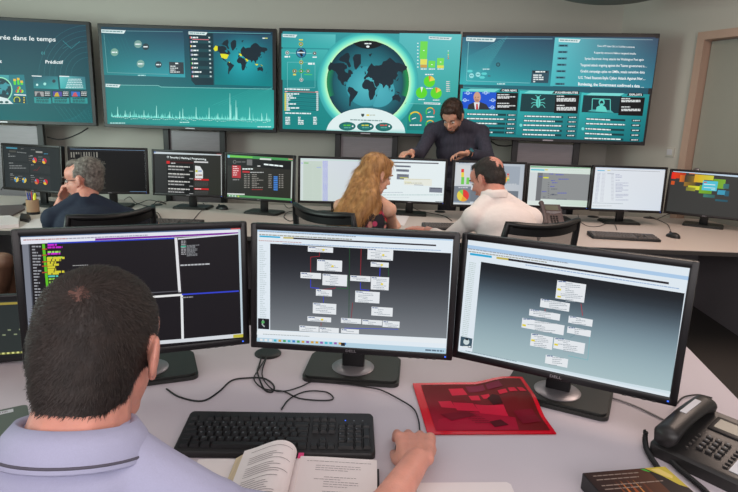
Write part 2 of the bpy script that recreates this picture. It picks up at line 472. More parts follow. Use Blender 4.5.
# skirting boards
slab('baseboard_back', (-1.1, WY-.008, .05), (7.0, .016, .1), 'edge')
bb = MB(); bb.box((DU0/2, -.008, .05), (DU0, .016, .1)); bb.box(((DU1+6)/2, -.008, .05), (6-DU1, .016, .1))
o = struct(bb.build('baseboard_right', 'edge')); o.location = WC; o.rotation_euler = (0, 0, WA)
# light switch beside the door
sw = empty('light_switch', WC + WD*.715 + Vector((0, 0, 1.27)), WA, 'small pale light switch on the wall beside the door', 'light switch')
mb = MB(); mb.box((0, -.006, 0), (.08, .012, .08), bev=.003); mb.build('switch_plate', 'wall', sw)
mb = MB(); mb.box((0, -.014, 0), (.05, .006, .05), rot=Matrix.Rotation(R(4), 3, 'X'), bev=.002); mb.build('rocker', 'sticker', sw)
# round ceiling lamp just above the frame
lp = empty('ceiling_lamp', (1.78, 4.55, 2.8), 0, 'round unlit ceiling lamp hanging above the rightmost wall display', 'lamp')
mb = MB(); mb.lathe([(.05, -.36), (.30, -.375), (.40, -.35), (.43, -.31), (.42, -.28), (.30, -.265), (.03, -.26)], 48); mb.build('lamp_shade', 'lampm', lp, smooth=50)
mb = MB(); mb.cyl((0, 0, -.13), .015, .26); mb.cyl((0, 0, -.015), .06, .03); mb.build('rod', 'silver', lp)

# ------------------------------------------------------------------ desks
dk = empty('front_desk', (0, 1.35, 0), 0, 'large pale lilac desk in the foreground carrying three big monitors', 'desk')
dp = [(-1.75, -.60), (.95, -.60), (1.02, -.12), (1.117, .468), (1.13, .56), (-1.75, .56)]
mb = MB(); mb.prism([(x, y) for x, y in dp], .702, .73); mb.build('desktop', 'desk', dk)
mb = MB(); mb.prism([(x*1.0015, y*1.003) for x, y in dp], .7022, .7275); mb.build('edge_band', 'edge', dk)
for x, y in ((-1.68, -.5), (.86, -.5), (1.03, .49), (-1.68, .49)):
    mb = MB(); mb.box((x, y, .35), (.05, .05, .70), bev=.004); mb.build('leg', 'black', dk)
mb = MB(); mb.box((-.33, .52, .44), (2.6, .02, .5)); mb.build('modesty_panel', 'deskpanel', dk)
rd = empty('rear_desk', (0, 4.1, 0), 0, 'long warm white desk against the displays carrying the row of monitors', 'desk')
rp = [(-3.6, -.85), (-2.9, -.80), (-2.2, -.72), (-1.2, -.66), (0, -.64), (1.33, -.625), (1.83, -.655), (2.32, -.655), (2.90, -.66), (3.16, -.66), (2.83, .66), (-3.6, .66)]
rp = [(-3.6, -.85), (-2.9, -.80), (-2.2, -.72), (-1.2, -.66), (0, -.64), (1.33, -.63), (3.12, -.655), (2.84, .66), (-3.6, .66)]
mb = MB(); mb.prism(rp, .700, .73); mb.build('desktop', 'desk2', rd)
mb = MB(); mb.prism([(x*1.001, y*1.004) for x, y in rp], .7002, .7262); mb.build('edge_band', 'edge', rd)
mb = MB(); mb.box((-.35, .57, .35), (6.36, .025, .70)); mb.build('back_panel', 'deskpanel', rd)
mb = MB(); mb.prism([(2.90, .55), (2.80, .55), (2.71, -.62), (2.735, -.62)], 0, .70); mb.build('side_panel', 'deskpanel', rd)
for x in (-3.2, -1.15, .55, 1.55):
    mb = MB(); mb.box((x, .1, .35), (.03, .85, .70)); mb.build('leg_panel', 'black2', rd)

# ------------------------------------------------------------------ big wall displays
DW, DH = 1.641, .930
def display(cx, cy, cz, yaw, label):
    t = empty('wall_display', (cx, cy, 0), R(yaw), label, 'display', 'big displays along the back wall')
    mb = MB(); mb.box((0, .035, cz), (DW, .06, DH), bev=.004); mb.build('bezel', 'bez', t)
    mb = MB(); mb.box((0, .08, cz), (DW*.7, .04, DH*.7), bev=.01); mb.build('rear_housing', 'black', t)
    for s in (-1, 1):
        mb = MB(); mb.box((s*.275, .135, .80), (.055, .055, 1.56), bev=.004); mb.build('post', 'post', t)
    mb = MB(); mb.box((0, .15, .66), (.495, .02, 1.28)); mb.box((0, .137, 1.02), (.495, .004, .006)); mb.build('stand_panel', 'standpanel', t)
    mb = MB(); mb.prism(rrect(.9, .5, .06), 0, .015); mb.build('base_plate', 'post', t).location = (0, .12, 0)
    mb = MB(); mb.box((0, .003, cz-DH/2+.014), (.09, .002, .010)); mb.build('maker_badge', 'silver', t)
    corners = []
    M_ = Matrix.Translation((cx, cy, 0)) @ Matrix.Rotation(R(yaw), 4, 'Z')
    for sx, sz in ((-1, 1), (1, 1), (1, -1), (-1, -1)): corners.append(pix(M_ @ Vector((sx*DW/2, 0, cz+sz*DH/2))))
    a = Art(corners, DW, DH)
    a.bw = .020; a.bh = .032; a.clip = (.0205, .0325)
    return t, a
def finish(t, a, z, y):
    o = a.build('screen_image', t); o.location = (0, y, z); return o
WH = (235, 245, 245); TL1 = (150, 235, 225)
def tab(a, x0, y0, x1, y1, h, col=(215, 232, 232)):
    a.poly([(x0, y0), (x1, y1), (x1-h*.6, y1+h), (x0, y0+h)], col); a.greek(x0+h*.3, y0+h*.3, x1-h, h*.35, (110, 150, 155), y1+h*.25)

# S1 ---------------------------------------------------------------
t, a = display(-3.42, 5.28, 1.785, 9, 'big teal wall display cut off by the left edge showing a slide headed Prédictif')
a.Guv(a.bw, a.bh, 1-a.bw, 1-a.bh, (30, 66, 82), (34, 62, 78), (0, 88, 92), (0, 110, 112), 8)
a.v(0, 15, 7.03)
for k in range(7): a.ring(620, 420, 120+k*38, 122+k*38, (45, 110, 120), n=20, a0=-100, a1=20)
a.line([(440, 180), (500, 235), (560, 185)], 4, (50, 130, 140)); a.line([(440, 235), (480, 215)], 3, (50, 120, 130))
a.text('durée dans le temps', -58, 168, 31, WH, 390, .012, 186)
a.text('Prédictif', 316, 340, 23, WH, 443, .02, 343); a.text('Instant', -110, 335, 23, WH, 12, .02, 336)
a.text('01', 288, 278, 22, (70, 160, 165))
a.v(0, 70, 7.03)
for k in range(9): a.line([(380+k*34, 250+k*5), (470+k*30, 400)], 1.5, (40, 130, 135)); a.line([(500-k*20, 400), (690, 240+k*16)], 1.5, (30, 120, 128))
a.G(-130, 28, 168, 238, (50, 150, 155), (80, 170, 175), (10, 90, 100), (10, 100, 110)); a.poly([(168, 33), (192, 238), (60, 238), (60, 33)], (30, 120, 130))
a.circ(-5, 140, 92, (150, 230, 190)); a.circ(-5, 140, 84, (20, 60, 70)); worldmap(a, -75, 80, 70, 185, (60, 150, 160))
a.poly([(-100, 238), (-60, 200), (0, 188), (50, 200), (92, 238)], (215, 232, 232))
for x in (-30, 8, 46): a.circ(x, 226, 14, (20, 80, 80), 8)
for x, y in ((92, 62), (117, 55), (141, 74)): a.R(x, y, x+20, 104, (90, 215, 60)); a.R(x, y, x+20, y+16, (230, 190, 50))
for x, y in ((132, 127), (121, 149), (152, 149)): a.circ(x, y, 12, (200, 60, 50)); a.circ(x, y, 12, (150, 220, 50), a0=0, a1=200)
a.R(98, 170, 182, 180, WH); a.R(90, 184, 187, 236, (15, 70, 80)); a.ring(118, 210, 18, 24, (230, 200, 40), (150, 210, 60), a0=-130, a1=130)
for y in (188, 205, 222): a.circ(168, y+6, 5, (230, 200, 60))
a.G(228, 38, 412, 135, (35, 80, 95), (40, 120, 130), (50, 160, 160), (30, 130, 135)); a.G(416, 40, 604, 137, (110, 200, 200), (50, 110, 125), (50, 140, 145), (60, 175, 175))
a.R(222, 38, 292, 47, WH); a.R(416, 40, 486, 49, WH); a.circ(260, 104, 8, (200, 240, 235)); a.circ(314, 98, 10, (160, 230, 220)); a.circ(378, 78, 12, (40, 60, 70))
for k in range(6): a.greek(480-k*4, 62+k*12, 570+k*3, 5, (210, 235, 235))
for k, (c1, c2) in enumerate((((160, 160, 160), (60, 60, 70)), ((80, 70, 160), (200, 170, 40)), ((40, 110, 190), (200, 80, 90)))):
    x = 238+k*128
    a.R(x, 146, x+118, 190, (20, 30, 36)); a.R(x+4, 150, x+70, 186, c1); a.poly([(x+14, 186), (x+24, 160), (x+40, 156), (x+52, 186)], c2)
    for q in range(3): a.greek(x+76, 153+q*11, x+114, 4, WH)
    a.R(x, 192, x+122, 236, (40, 150, 150))
    for q in range(3): a.greek(x+16, 197+q*12, x+105, 6, (15, 40, 45))
finish(t, a, 1.785, .004)

# S2 ---------------------------------------------------------------
t, a = display(-1.732, 5.421, 1.779, -1, 'second wall display from the left showing a spiky line graph under a small world map')
a.Guv(a.bw, a.bh, 1-a.bw, 1-a.bh, (28, 62, 80), (32, 60, 80), (10, 140, 138), (0, 120, 122), 8)
a.v(95, 20, 7.77)
a.G(45, 76, 700, 446, (24, 84, 98), (38, 70, 92), (50, 160, 172), (12, 124, 128), 8)
tab(a, 45, 72, 238, 80, 26)
a.line([(240, 84), (680, 91)], 5, (90, 140, 150)); a.line([(68, 110), (95, 408), (568, 422)], 3, (110, 170, 172))
for k in range(7): a.line([(60+k*28, 130), (170+k*28, 400)], 1.5, (30, 120, 128))
for x, y, r, c in ((150, 250, 30, (118, 165, 150)), (333, 187, 30, (120, 160, 152)), (393, 207, 26, (36, 58, 66)), (353, 340, 30, (120, 165, 155)), (492, 346, 26, (38, 64, 74))):
    a.circ(x, y, r, c); a.greek(x-r*.7, y-4, x+r*.7, 9, WH)
a.R(574, 325, 690, 420, (48, 56, 64)); a.greek(622, 332, 645, 10, WH)
for k in range(4): a.greek(584, 355+k*15, 584+random.choice((40, 60, 74)), 8, (210, 220, 220))
a.greek(332, 426, 392, 8, (170, 220, 220))
a.v(180, 20, 7.38)
a.poly([(60, 86), (240, 92), (248, 480), (112, 480), (82, 445)], (20, 50, 60)); tab(a, 62, 84, 203, 90, 22)
fl = [(220, 60, 60), (160, 140, 190), (230, 190, 40), (150, 150, 200), (150, 160, 200), (60, 160, 80), (70, 180, 70), (220, 110, 100), (120, 140, 200), (220, 70, 80)]
for i in range(10):
    y = 129+i*31.8; x = 1.6*i
    if i % 2: a.R(74+x, y-14, 236+x*.5, y+14, (28, 72, 80))
    a.R(72+x, y-7, 79+x, y+7, fl[i]); a.R(79+x, y-7, 87+x, y+7, (225, 225, 230)); a.greek(92+x, y-5, 92+x+random.randint(24, 52), 10, WH); a.R(208+x*.8, y-5, 221+x*.8, y+6, (190, 210, 210))
a.R(90, 139, 212, 148, (215, 120, 130))
a.Rad(246, 100, 682, 490, 465, 300, 260, (34, 166, 176), ((38, 76, 98), (38, 80, 100), (0, 128, 132), (0, 124, 128)))
a.line([(205, 92), (668, 100)], 5, (95, 160, 168)); a.v(180, 20, 7.38); a.R(608, 130, 625, 138, WH); a.R(625, 130, 646, 138, (200, 210, 120))
worldmap(a, 246, 148, 645, 400, (26, 42, 52), 10)
P = a.P
for g_ in ([(-168, 64), (-155, 71), (-141, 70), (-141, 60), (-158, 57)], [(-124, 49), (-95, 49), (-68, 46), (-75, 37), (-81, 27), (-97, 27), (-117, 33)], [(-5, 51), (6, 52), (14, 47), (18, 40), (10, 42), (3, 43)], [(35, 31), (48, 29), (58, 20), (48, 14)], [(98, 6), (104, 2), (120, 3), (118, -4), (106, -6)], [(132, 0), (146, -4), (150, -10)], [(-70, 12), (-60, 9), (-66, 5)]):
    a.poly([P(*q) for q in g_], (228, 226, 40))
a.v(95, 75, 3.99)
a.G(42, 38, 714, 212, (18, 118, 120), (34, 146, 142), (66, 190, 180), (10, 128, 124), 10)
tab(a, 42, 35, 102, 38, 12); a.line([(102, 40), (252, 42), (264, 48), (706, 56)], 1.6, (140, 215, 210))
for k in range(12): a.line([(470+k*20, 120), (640+k*16, 50)], .7, (60, 180, 172))
spk = {245: 48, 403: 47, 455: 46, 538: 105, 542: 60, 562: 78, 566: 50, 617: 52, 350: 40, 338: 30, 90: 40, 120: 26, 195: 28, 665: 30, 685: 30, 298: 26, 490: 24, 140: 22}
xs = list(range(66, 700, 3))
for x in xs:
    b_ = 166+(x-66)*.026; h_ = abs(random.gauss(0, 9))+3
    a.poly([(x-2.2, b_), (x, b_-h_), (x+2.2, b_)], (120, 225, 212)); a.L -= 1
a.L += 1
for x, h_ in spk.items():
    b_ = 166+(x-66)*.026; a.poly([(x-2.4, b_), (x-.6, b_-h_), (x+.6, b_-h_), (x+2.4, b_)], (160, 238, 226))
for x in range(70, 700, 8):
    b_ = 168+(x-66)*.026; a.greek(x, b_+random.uniform(-2, 5), x+5, 2, (200, 240, 235))
a.greek(60, 190, 120, 3.5, (190, 235, 230)); a.greek(338, 187, 376, 3.5, (190, 235, 230)); a.greek(648, 205, 704, 3.5, (200, 240, 235))
finish(t, a, 1.779, .004)

# S3 ---------------------------------------------------------------
t, a = display(-.07, 5.348, 1.789, -5.2, 'third wall display showing a large round glowing world map with gauges and pie charts')
a.Guv(a.bw, a.bh, 1-a.bw, 1-a.bh, (46, 140, 148), (64, 172, 174), (24, 140, 136), (14, 130, 128), 8)
a.v(278, 25, 8.94)
a.G(30, 74, 512, 210, (56, 150, 158), (92, 190, 190), (60, 175, 175), (50, 165, 165)); a.G(30, 210, 440, 500, (50, 165, 165), (70, 180, 178), (36, 150, 148), (30, 150, 148))
tab(a, 40, 80, 172, 86, 26)
a.line([(105, 250), (300, 253)], 3, (180, 230, 228)); a.line([(205, 180), (208, 480)], 3, (170, 225, 222)); a.line([(83, 332), (330, 335), (330, 560), (83, 560), (83, 332)], 2.5, (130, 205, 204)); a.line([(150, 412), (270, 414)], 2, (170, 200, 90))
for x, y, r, c in ((204, 170, 19, (190, 200, 70)), (82, 248, 18, (190, 215, 215)), (327, 253, 18, (120, 160, 160)), (206, 333, 18, (200, 205, 90)), (147, 412, 18, (170, 160, 70)), (207, 412, 18, (90, 200, 60)), (268, 412, 18, (120, 170, 120)), (208, 490, 17, (200, 215, 215))):
    a.circ(x, y, r, c); a.circ(x, y, r*.72, (35, 45, 45)); a.R(x-6, y-6, x+6, y+6, (220, 225, 220))
a.circ(206, 248, 46, (28, 62, 88)); a.circ(206, 248, 40, (50, 130, 170)); a.poly([(175, 240), (206, 215), (226, 232), (240, 250), (215, 256), (225, 275), (205, 285), (195, 262)], (24, 34, 44)); a.R(172, 240, 240, 252, (225, 235, 235))
a.R(187, 126, 222, 138, (225, 225, 80)); a.greek(58, 276, 106, 14, WH); a.greek(308, 282, 348, 10, WH); a.greek(268, 338, 326, 16, WH); a.R(134, 436, 160, 450, (225, 215, 90)); a.R(234, 440, 304, 447, (90, 215, 70))
a.v(278, 80, 8.19)
a.greek(53, 68, 257, 10, WH, 74); a.R(53, 90, 336, 104, (186, 64, 62)); a.greek(56, 90, 80, 9, (240, 180, 175)); a.R(306, 92, 332, 103, (230, 190, 185))
for i in range(9):
    y = 106+i*16.4
    a.R(68, y, 336, y+15, (20, 112, 116) if i % 2 else (16, 96, 102)); a.R(53, y, 66, y+15, (222, 214, 90)); a.greek(68, y+3, 68+random.choice((16, 30, 50, 78, 104)), 10, WH); a.R(314, y+3, 330, y+13, (225, 240, 238))
a.greek(58, 265, 270, 10, WH, 270); a.R(58, 287, 384, 298, (10, 50, 56))
for i in range(5):
    y = 300+i*13.5; a.R(58, y, 384, y+12, (24, 128, 128) if i % 2 else (18, 108, 112)); a.greek(60, y+2, 98, 8, WH); a.greek(164, y+2, 164+random.choice((20, 46)), 8, WH); a.greek(288, y+2, 318, 8, WH)
a.v(270, 20, 3.69)
a.G(478, 48, 690, 310, (86, 184, 188), (100, 194, 196), (44, 158, 152), (56, 170, 166)); a.G(510, 310, 690, 412, (24, 134, 130), (40, 150, 144), (24, 140, 132), (20, 120, 118))
a.ring(361, 229, 176, 187, (66, 186, 184), (54, 162, 164), n=64)
a.ring(361, 229, 163, 176, (130, 235, 205), (70, 195, 190), n=64); a.ring(361, 229, 151, 163, (205, 252, 190), (130, 235, 205), n=64)
a.circ(361, 229, 152, (10, 60, 74), n=64)
a.ring(361, 232, 0, 150, (52, 164, 176), (8, 56, 72), n=64)
a.ring(361, 232, 128, 151, (10, 76, 88), (30, 150, 70), n=20, a0=70, a1=110); a.ring(361, 232, 128, 151, (10, 76, 88), (30, 140, 80), n=20, a0=250, a1=290)
a.ring(355, 245, 0, 74, (84, 186, 196), (50, 148, 162), n=48)
a.ring(400, 262, 0, 60, (76, 176, 188), (60, 158, 172), n=30, a0=20, a1=200)
worldmap(a, 212, 124, 506, 318, (22, 40, 50), 6)
a.poly([(306, 86), (332, 78), (361, 75), (392, 79), (416, 88), (404, 97), (385, 104), (361, 107), (337, 103), (320, 96)], (14, 20, 24)); a.greek(349, 85, 374, 4, WH); a.circ(361, 98, 6, WH, 4)
dome = [(208, 417)]+[(353+146*math.sin(R(q)), 417-92*math.cos(R(q))) for q in range(-88, 90, 8)]+[(499, 424)]
a.poly(dome, [(150, 215, 210)]+[(222, 238, 238)]*(len(dome)-2)+[(150, 215, 210)])
a.poly([(336, 346), (348, 346), (347, 354), (342, 358), (337, 354)], (50, 70, 70)); a.R(356, 348, 366, 354, (230, 205, 60)); a.greek(368, 349, 388, 4, (190, 200, 190)); a.greek(296, 366, 414, 4, (120, 150, 150), 370)
for x, c in ((285, (90, 190, 60)), (352, (200, 200, 70)), (420, (200, 80, 70))):
    a.circ(x, 392+(x-285)*.02, 31, (14, 96, 96), 16); a.circ(x, 392+(x-285)*.02, 28, (26, 110, 106), 13); a.greek(x-14, 386, x+12, 5, c); a.greek(x-12, 395, x+12, 4, (90, 170, 160)); a.circ(x+20, 392, 3, WH)
tab(a, 586, 60, 672, 64, 10)
for x, segs in ((555, ((78, 144, (112, 218, 84)), (144, 165, (226, 222, 96)), (165, 176, (206, 160, 76)))), (585, ((150, 176, (112, 218, 84)),)), (617, ((140, 167, (118, 220, 88)), (167, 178, (222, 222, 84))))):
    for y0, y1, c in segs: a.R(x, y0, x+24, y1, c)
    a.greek(x+1, 179, x+24, 3.6, WH); a.R(x+10, (segs[0][0]+segs[0][1])/2, x+15, (segs[0][0]+segs[0][1])/2+3, WH)
for k in range(8): a.R(543, 84+k*12.5, 548, 88+k*12.5, (220, 240, 238))
for k, c in enumerate(((200, 230, 220), (120, 220, 90), (220, 220, 90), (210, 160, 80), (210, 90, 80))): a.R(656, 112+k*7, 660, 116+k*7, c)
a.greek(572, 199, 604, 4, WH)
for x, y, a1 in ((588, 227, 75), (559, 268, 16), (613, 270, 60)):
    a.circ(x, y, 21, (92, 214, 40)); a.circ(x, y, 21, (232, 210, 80) if a1 > 20 else (225, 240, 235), a0=-10 if a1 < 20 else 0, a1=a1); 
    if a1 > 20: a.circ(x, y, 21, (220, 130, 60), a0=-8, a1=16)
    a.greek(x-12, y+24, x+12, 3, WH)
for k in range(6): a.greek(650, 226+k*7, 664, 3, (225, 215, 210))
a.line([(512, 308), (690, 314)], 1.5, (120, 205, 200)); tab(a, 568, 303, 630, 306, 7)
for x, y, r in ((536, 362, 25), (591, 339, 17), (591, 386, 17)):
    a.ring(x, y, r*.8, r, (90, 215, 60), (60, 190, 60), n=10, a0=-125, a1=-50); a.ring(x, y, r*.8, r, (240, 215, 40), (230, 190, 40), n=12, a0=-50, a1=40); a.ring(x, y, r*.8, r, (235, 110, 40), (220, 60, 40), n=10, a0=40, a1=125)
    a.line([(x-r*.5, y+r*.15), (x+r*.1, y-r*.05)], r*.12, WH); a.greek(x-r*.8, y+r*.95, x+r*.9, 4, WH)
finish(t, a, 1.789, .004)

# S4 ---------------------------------------------------------------
t, a = display(1.578, 5.157, 1.788, -10, 'rightmost wall display listing news headlines above three photo panels')
a.Guv(a.bw, a.bh, 1-a.bw, 1-a.bh, (34, 84, 106), (50, 62, 84), (10, 96, 108), (24, 138, 140), 8)
a.v(455, 25, 7.03)
a.G(54, 84, 690, 432, (52, 104, 126), (40, 70, 92), (40, 140, 152), (52, 176, 180), 8)
for k in range(14): a.line([(60, 420-k*14), (240+k*10, 290-k*16)], 1.8, (80, 186, 190))
tab(a, 78, 85, 290, 92, 26); a.line([(292, 94), (686, 97)], 5, (120, 165, 178)); a.line([(95, 118), (80, 392), (525, 408)], 3, (130, 200, 204))
a.circ(303, 278, 15, (30, 70, 84)); a.circ(303, 278, 9, (60, 120, 130))
for x, y in ((116, 356), (162, 348)): a.circ(x, y, 17, (150, 222, 224)); a.greek(x-10, y-3, x+10, 6, (40, 120, 130))
for x, y in ((205, 342), (105, 324), (190, 368)): a.poly([(x-22, y), (x-12, y-9), (x+12, y-9), (x+22, y), (x+12, y+9), (x-12, y+9)], (90, 205, 205))
a.greek(195, 306, 245, 8, (190, 225, 226)); a.greek(230, 354, 250, 8, (60, 110, 120)); a.greek(296, 410, 352, 8, (190, 225, 226))
a.R(542, 318, 655, 408, (44, 76, 90)); a.R(548, 322, 650, 336, (20, 34, 40)); a.greek(566, 324, 634, 9, WH)
for k in range(4): a.greek(550, 348+k*15, 550+random.choice((14, 60, 72)), 9, (220, 230, 230))
a.v(545, 30, 6.15)
a.G(62, 46, 658, 358, (100, 196, 204), (58, 76, 98), (44, 122, 142), (70, 184, 190), 8)
tab(a, 85, 52, 220, 58, 20); a.line([(222, 52), (664, 60)], 3, (150, 170, 180))
heads = [(322, 103, 552, 8, 'China APT hides C&C in TechNet comments'), (302, 144, 560, 9, 'Kaspersky uncovers Naikon targeted attacks'), (245, 182, 608, 10, 'Syrian Electronic Army attacks the Washington Post again'), (218, 222, 627, 11, 'Targeted attack ongoing against the Taiwan government a…'), (218, 260, 614, 11, 'Grabit campaign spies on SMBs, steals sensitive data'), (205, 300, 618, 12, 'U.S. Tried Stuxnet-Style Cyber Attack Against Nor…'), (203, 340, 608, 13, 'Bundestag, the Government confirmed a data …')]
for i, (x0, y, x1, h_, s_) in enumerate(heads):
    a.text(s_, x0, y, h_*1.4, (244, 248, 250), x1, .004+.003*i, y+7 if i < 6 else y+14)
    px_ = 88-3.5*i; yy = 88+39.3*i; a.R(px_-4, yy, px_+54, yy+15, (70, 130, 146)); a.greek(px_+2, yy+4, px_+48, 8, (20, 50, 62))
a.v(450, 20, 3.355)
a.line([(40, 225), (345, 240), (650, 262)], 1.5, (80, 190, 190))
for (x0, y0, x1, y1, ttl, tx) in ((42, 236, 228, 300, 'CYBER NEWS', 172), (240, 243, 434, 310, 'VULNERABILITIES', 350), (448, 250, 648, 318, 'EXPLOITS', 600)):
    a.G(x0-6, y0-6, x1, y0+150 if x0 < 400 else y0+158, (60, 190, 190), (30, 140, 144), (10, 108, 116), (20, 130, 134))
    a.poly([(x0+8, y0+2), (x0+26, y0-6), (x1-62, y0-4), (x1-80, y0+6)], (120, 215, 210))
    a.poly([(tx-8, y0+4), (tx+2, y0-6), (x1, y0-4), (x1, y0+6)], (12, 14, 16)); a.text(ttl, tx+2, y0+3, 6.4, WH, x1-4, .03, y0+4)
a.R(42, 240, 154, 300, (22, 84, 206))
for x, y in ((60, 244), (120, 243), (144, 268), (142, 292), (50, 268)): a.greek(x-12, y, x+14, 3, (150, 190, 240)); a.ring(x, y+1, 4, 6, (190, 215, 250), n=12)
a.poly([(58, 300), (62, 284), (80, 276), (88, 273), (104, 276), (122, 283), (134, 301)], (44, 46, 52)); a.poly([(80, 276), (100, 276), (96, 300), (84, 300)], (225, 228, 232)); a.poly([(88, 281), (93, 281), (95, 300), (87, 300)], (190, 50, 55))
a.circ(91, 259, 12, (204, 158, 132), 18); a.poly([(80, 262), (84, 272), (92, 277), (98, 272), (97, 266)], (186, 136, 112)); a.R(83, 258, 88, 260, (90, 60, 50)); a.R(92, 258, 97, 260, (90, 60, 50)); a.R(87, 268, 95, 270, (150, 90, 80))
a.R(156, 243, 224, 304, (10, 12, 14))
for k, y in enumerate((249, 256, 260, 278, 286, 290)): a.greek(159, y, 159+(60 if k % 3 == 1 else 40), 3.4, (215, 220, 220))
a.R(240, 247, 352, 310, (14, 58, 64))
bug = (96, 208, 196); bx, by = 296, 278
a.circ(bx, by, 7.5, bug, 17); a.circ(bx, by-18, 5, bug, 4)
for s_ in (-1, 1):
    a.line([(bx+s_*2, by-20), (bx+s_*9, by-26)], 2, bug)
    for dy, e in ((-9, -6), (0, 2), (8, 8)): a.line([(bx+s_*6, by+dy), (bx+s_*15, by+dy-2), (bx+s_*23, by+dy+e)], 2, bug)
a.line([(bx, by-14), (bx, by+16)], 1.5, (14, 80, 84))
a.R(355, 250, 428, 314, (10, 12, 14))
for k, y in enumerate((254, 262, 266, 270, 285, 292, 296, 300)): a.greek(358, y, 358+(64 if k % 4 else 26), 3.4, (215, 220, 220))
a.R(448, 252, 570, 313, (12, 50, 58))
a.line([(478, 264), (476, 306)], 2.5, bug); a.line([(478, 264), (538, 266), (538, 309)], 2.5, bug); a.poly([(462, 306), (476, 300), (540, 303), (550, 312)], (70, 170, 170)); a.poly([(489, 306), (492, 292), (508, 284), (522, 292), (528, 308)], bug)
a.circ(509, 276, 10, bug, 12); a.circ(509, 278, 6, (14, 50, 58), 8); a.poly([(504, 280), (514, 280), (511, 288), (507, 288)], bug)
a.R(572, 258, 646, 322, (12, 12, 14))
for k, y in enumerate((262, 268, 272, 290, 298, 302)): a.greek(575, y, 575+(64 if k % 3 else 30), 3.4, (215, 220, 220))
for (x0, x1, ys, sl) in ((56, 222, (312, 327, 342, 357, 371), 4), (248, 426, (319, 334, 349, 365, 380), 5), (456, 640, (328, 344, 361, 377, 393), 7)):
    for i, y in enumerate(ys):
        q = -i*1.6
        a.poly([(x0+q, y), (x0+132+q, y+sl*.7), (x0+132+q, y+7+sl*.7), (x0+q, y+7)], (14, 60, 66)); a.greek(x0+2+q, y+1.5, x0+q+random.randint(75, 135), 4, WH, y+2+sl*.5)
        a.poly([(x1-30+q, y+sl*.8), (x1+q, y+sl), (x1+q, y+7+sl), (x1-30+q, y+7+sl*.8)], (16, 30, 34)); a.greek(x1-26+q, y+2+sl*.8, x1-3+q, 3.4, (210, 220, 220))
    a.circ(x0-10, ys[2]+4, 5, (120, 220, 215))
finish(t, a, 1.788, .004)

# ------------------------------------------------------------------ desk monitors
def monitor(c, yaw, tilt, label, W=.565, H=.355, bz=.018, front=False, group=None, basew=.28):
    zd = .7305
    rz = R(yaw); back = Vector((-math.sin(rz), math.cos(rz), 0))
    root = Vector((c[0], c[1], 0))+back*.095; root.z = zd
    t = empty('monitor', root, rz, label, 'monitor', group)
    pc = Vector((0, -.095, c[2]-zd)); rt = Matrix.Rotation(-R(tilt), 4, 'X')
    def put(o, off=(0, 0, 0)): o.location = pc + rt.to_3x3() @ Vector(off); o.rotation_euler = (-R(tilt), 0, 0); return o
    bm_ = 'bez' if front else 'bez2'
    mb = MB(); mb.box((0, .02, 0), (W-.004, .034, H-.004), bev=.006)
    e = .004
    mb.box((-W/2+bz/2, .006, 0), (bz, .020, H), bev=e); mb.box((W/2-bz/2, .006, 0), (bz, .020, H), bev=e)
    mb.box((0, .0062, H/2-bz/2), (W-.002, .0198, bz), bev=e); mb.box((0, .0062, -H/2+bz*.55), (W-.002, .0198, bz*1.1), bev=e)
    put(mb.build('bezel', bm_, t, smooth=40))
    mb = MB(); mb.box((0, .045, 0), (W*.62, .03, H*.6), bev=.012); put(mb.build('rear_housing', bm_, t, smooth=40))
    z_arm = pc.z+.0
    mb = MB(); mb.box((0, -.005, (z_arm+.0)/2+.008), (.066 if front else .06, .026, z_arm-.01), bev=.006); mb.box((0, -.025, z_arm), (.09, .05, .09), bev=.006); mb.build('neck', 'black', t, smooth=40)
    mb = MB(); v = mb.prism(rrect(basew, .19, .022, cy=-.0), 0, .011)
    v = mb.prism(rrect(basew-.012, .178, .02), .011, .017); mb.build('base', 'base', t, smooth=40)
    if front:
        mb = MB(); mb.lathe([(.036, .016), (.062, .016), (.063, .019), (.058, .022), (.036, .0225)], 40, c=(0, -.012, 0)); mb.build('ring', 'silver', t, smooth=40)
    vs, ps = text_polys('DELL', .02); wmax = max(v[0] for v in vs); s_ = .030/wmax
    me = bpy.data.meshes.new('maker_logo'); me.from_pydata([(v[0]*s_-.015, 0, v[1]*s_*.75) for v in vs], [], ps); me.materials.append(MT['silver'])
    lo = bpy.data.objects.new('maker_logo', me); C.objects.link(lo); lo.parent = t; put(lo, (.002, -.0048, -H/2+.0065))
    mb = MB(); mb.box((0, 0, 0), (.004, .002, .003)); put(mb.build('power_light', 'led', t), (W/2-.02, -.0045, -H/2+.011))
    if front:
        for k in range(4):
            mb = MB(); mb.box((0, 0, 0), (.010, .003, .004), bev=.001); put(mb.build('button', 'black', t), (W/2-.05-k*.022, -.004, -H/2+.003))
    Mx = Matrix.Translation(root) @ Matrix.Rotation(rz, 4, 'Z') @ Matrix.Translation(pc) @ rt
    cs = [pix(Mx @ Vector((sx*W/2, 0, sz*H/2))) for sx, sz in ((-1, 1), (1, 1), (1, -1), (-1, -1))]
    a = Art(cs, W, H)
    a.done = lambda: put(a.build('screen_image', t), (0, .0012, 0))
    a.b = (bz/W, bz/H); a.clip = (bz/W*.98, bz/H*1.02)
    def full(tl, tr=None, br=None, bl=None, n=6):
        a.Guv(a.b[0]*.97, a.b[1]*.95, 1-a.b[0]*.97, 1-a.b[1]*1.05, tl, tr or tl, br or bl or tl, bl or tl, n)
    a.full = full
    return a

W_ = (226, 236, 244)
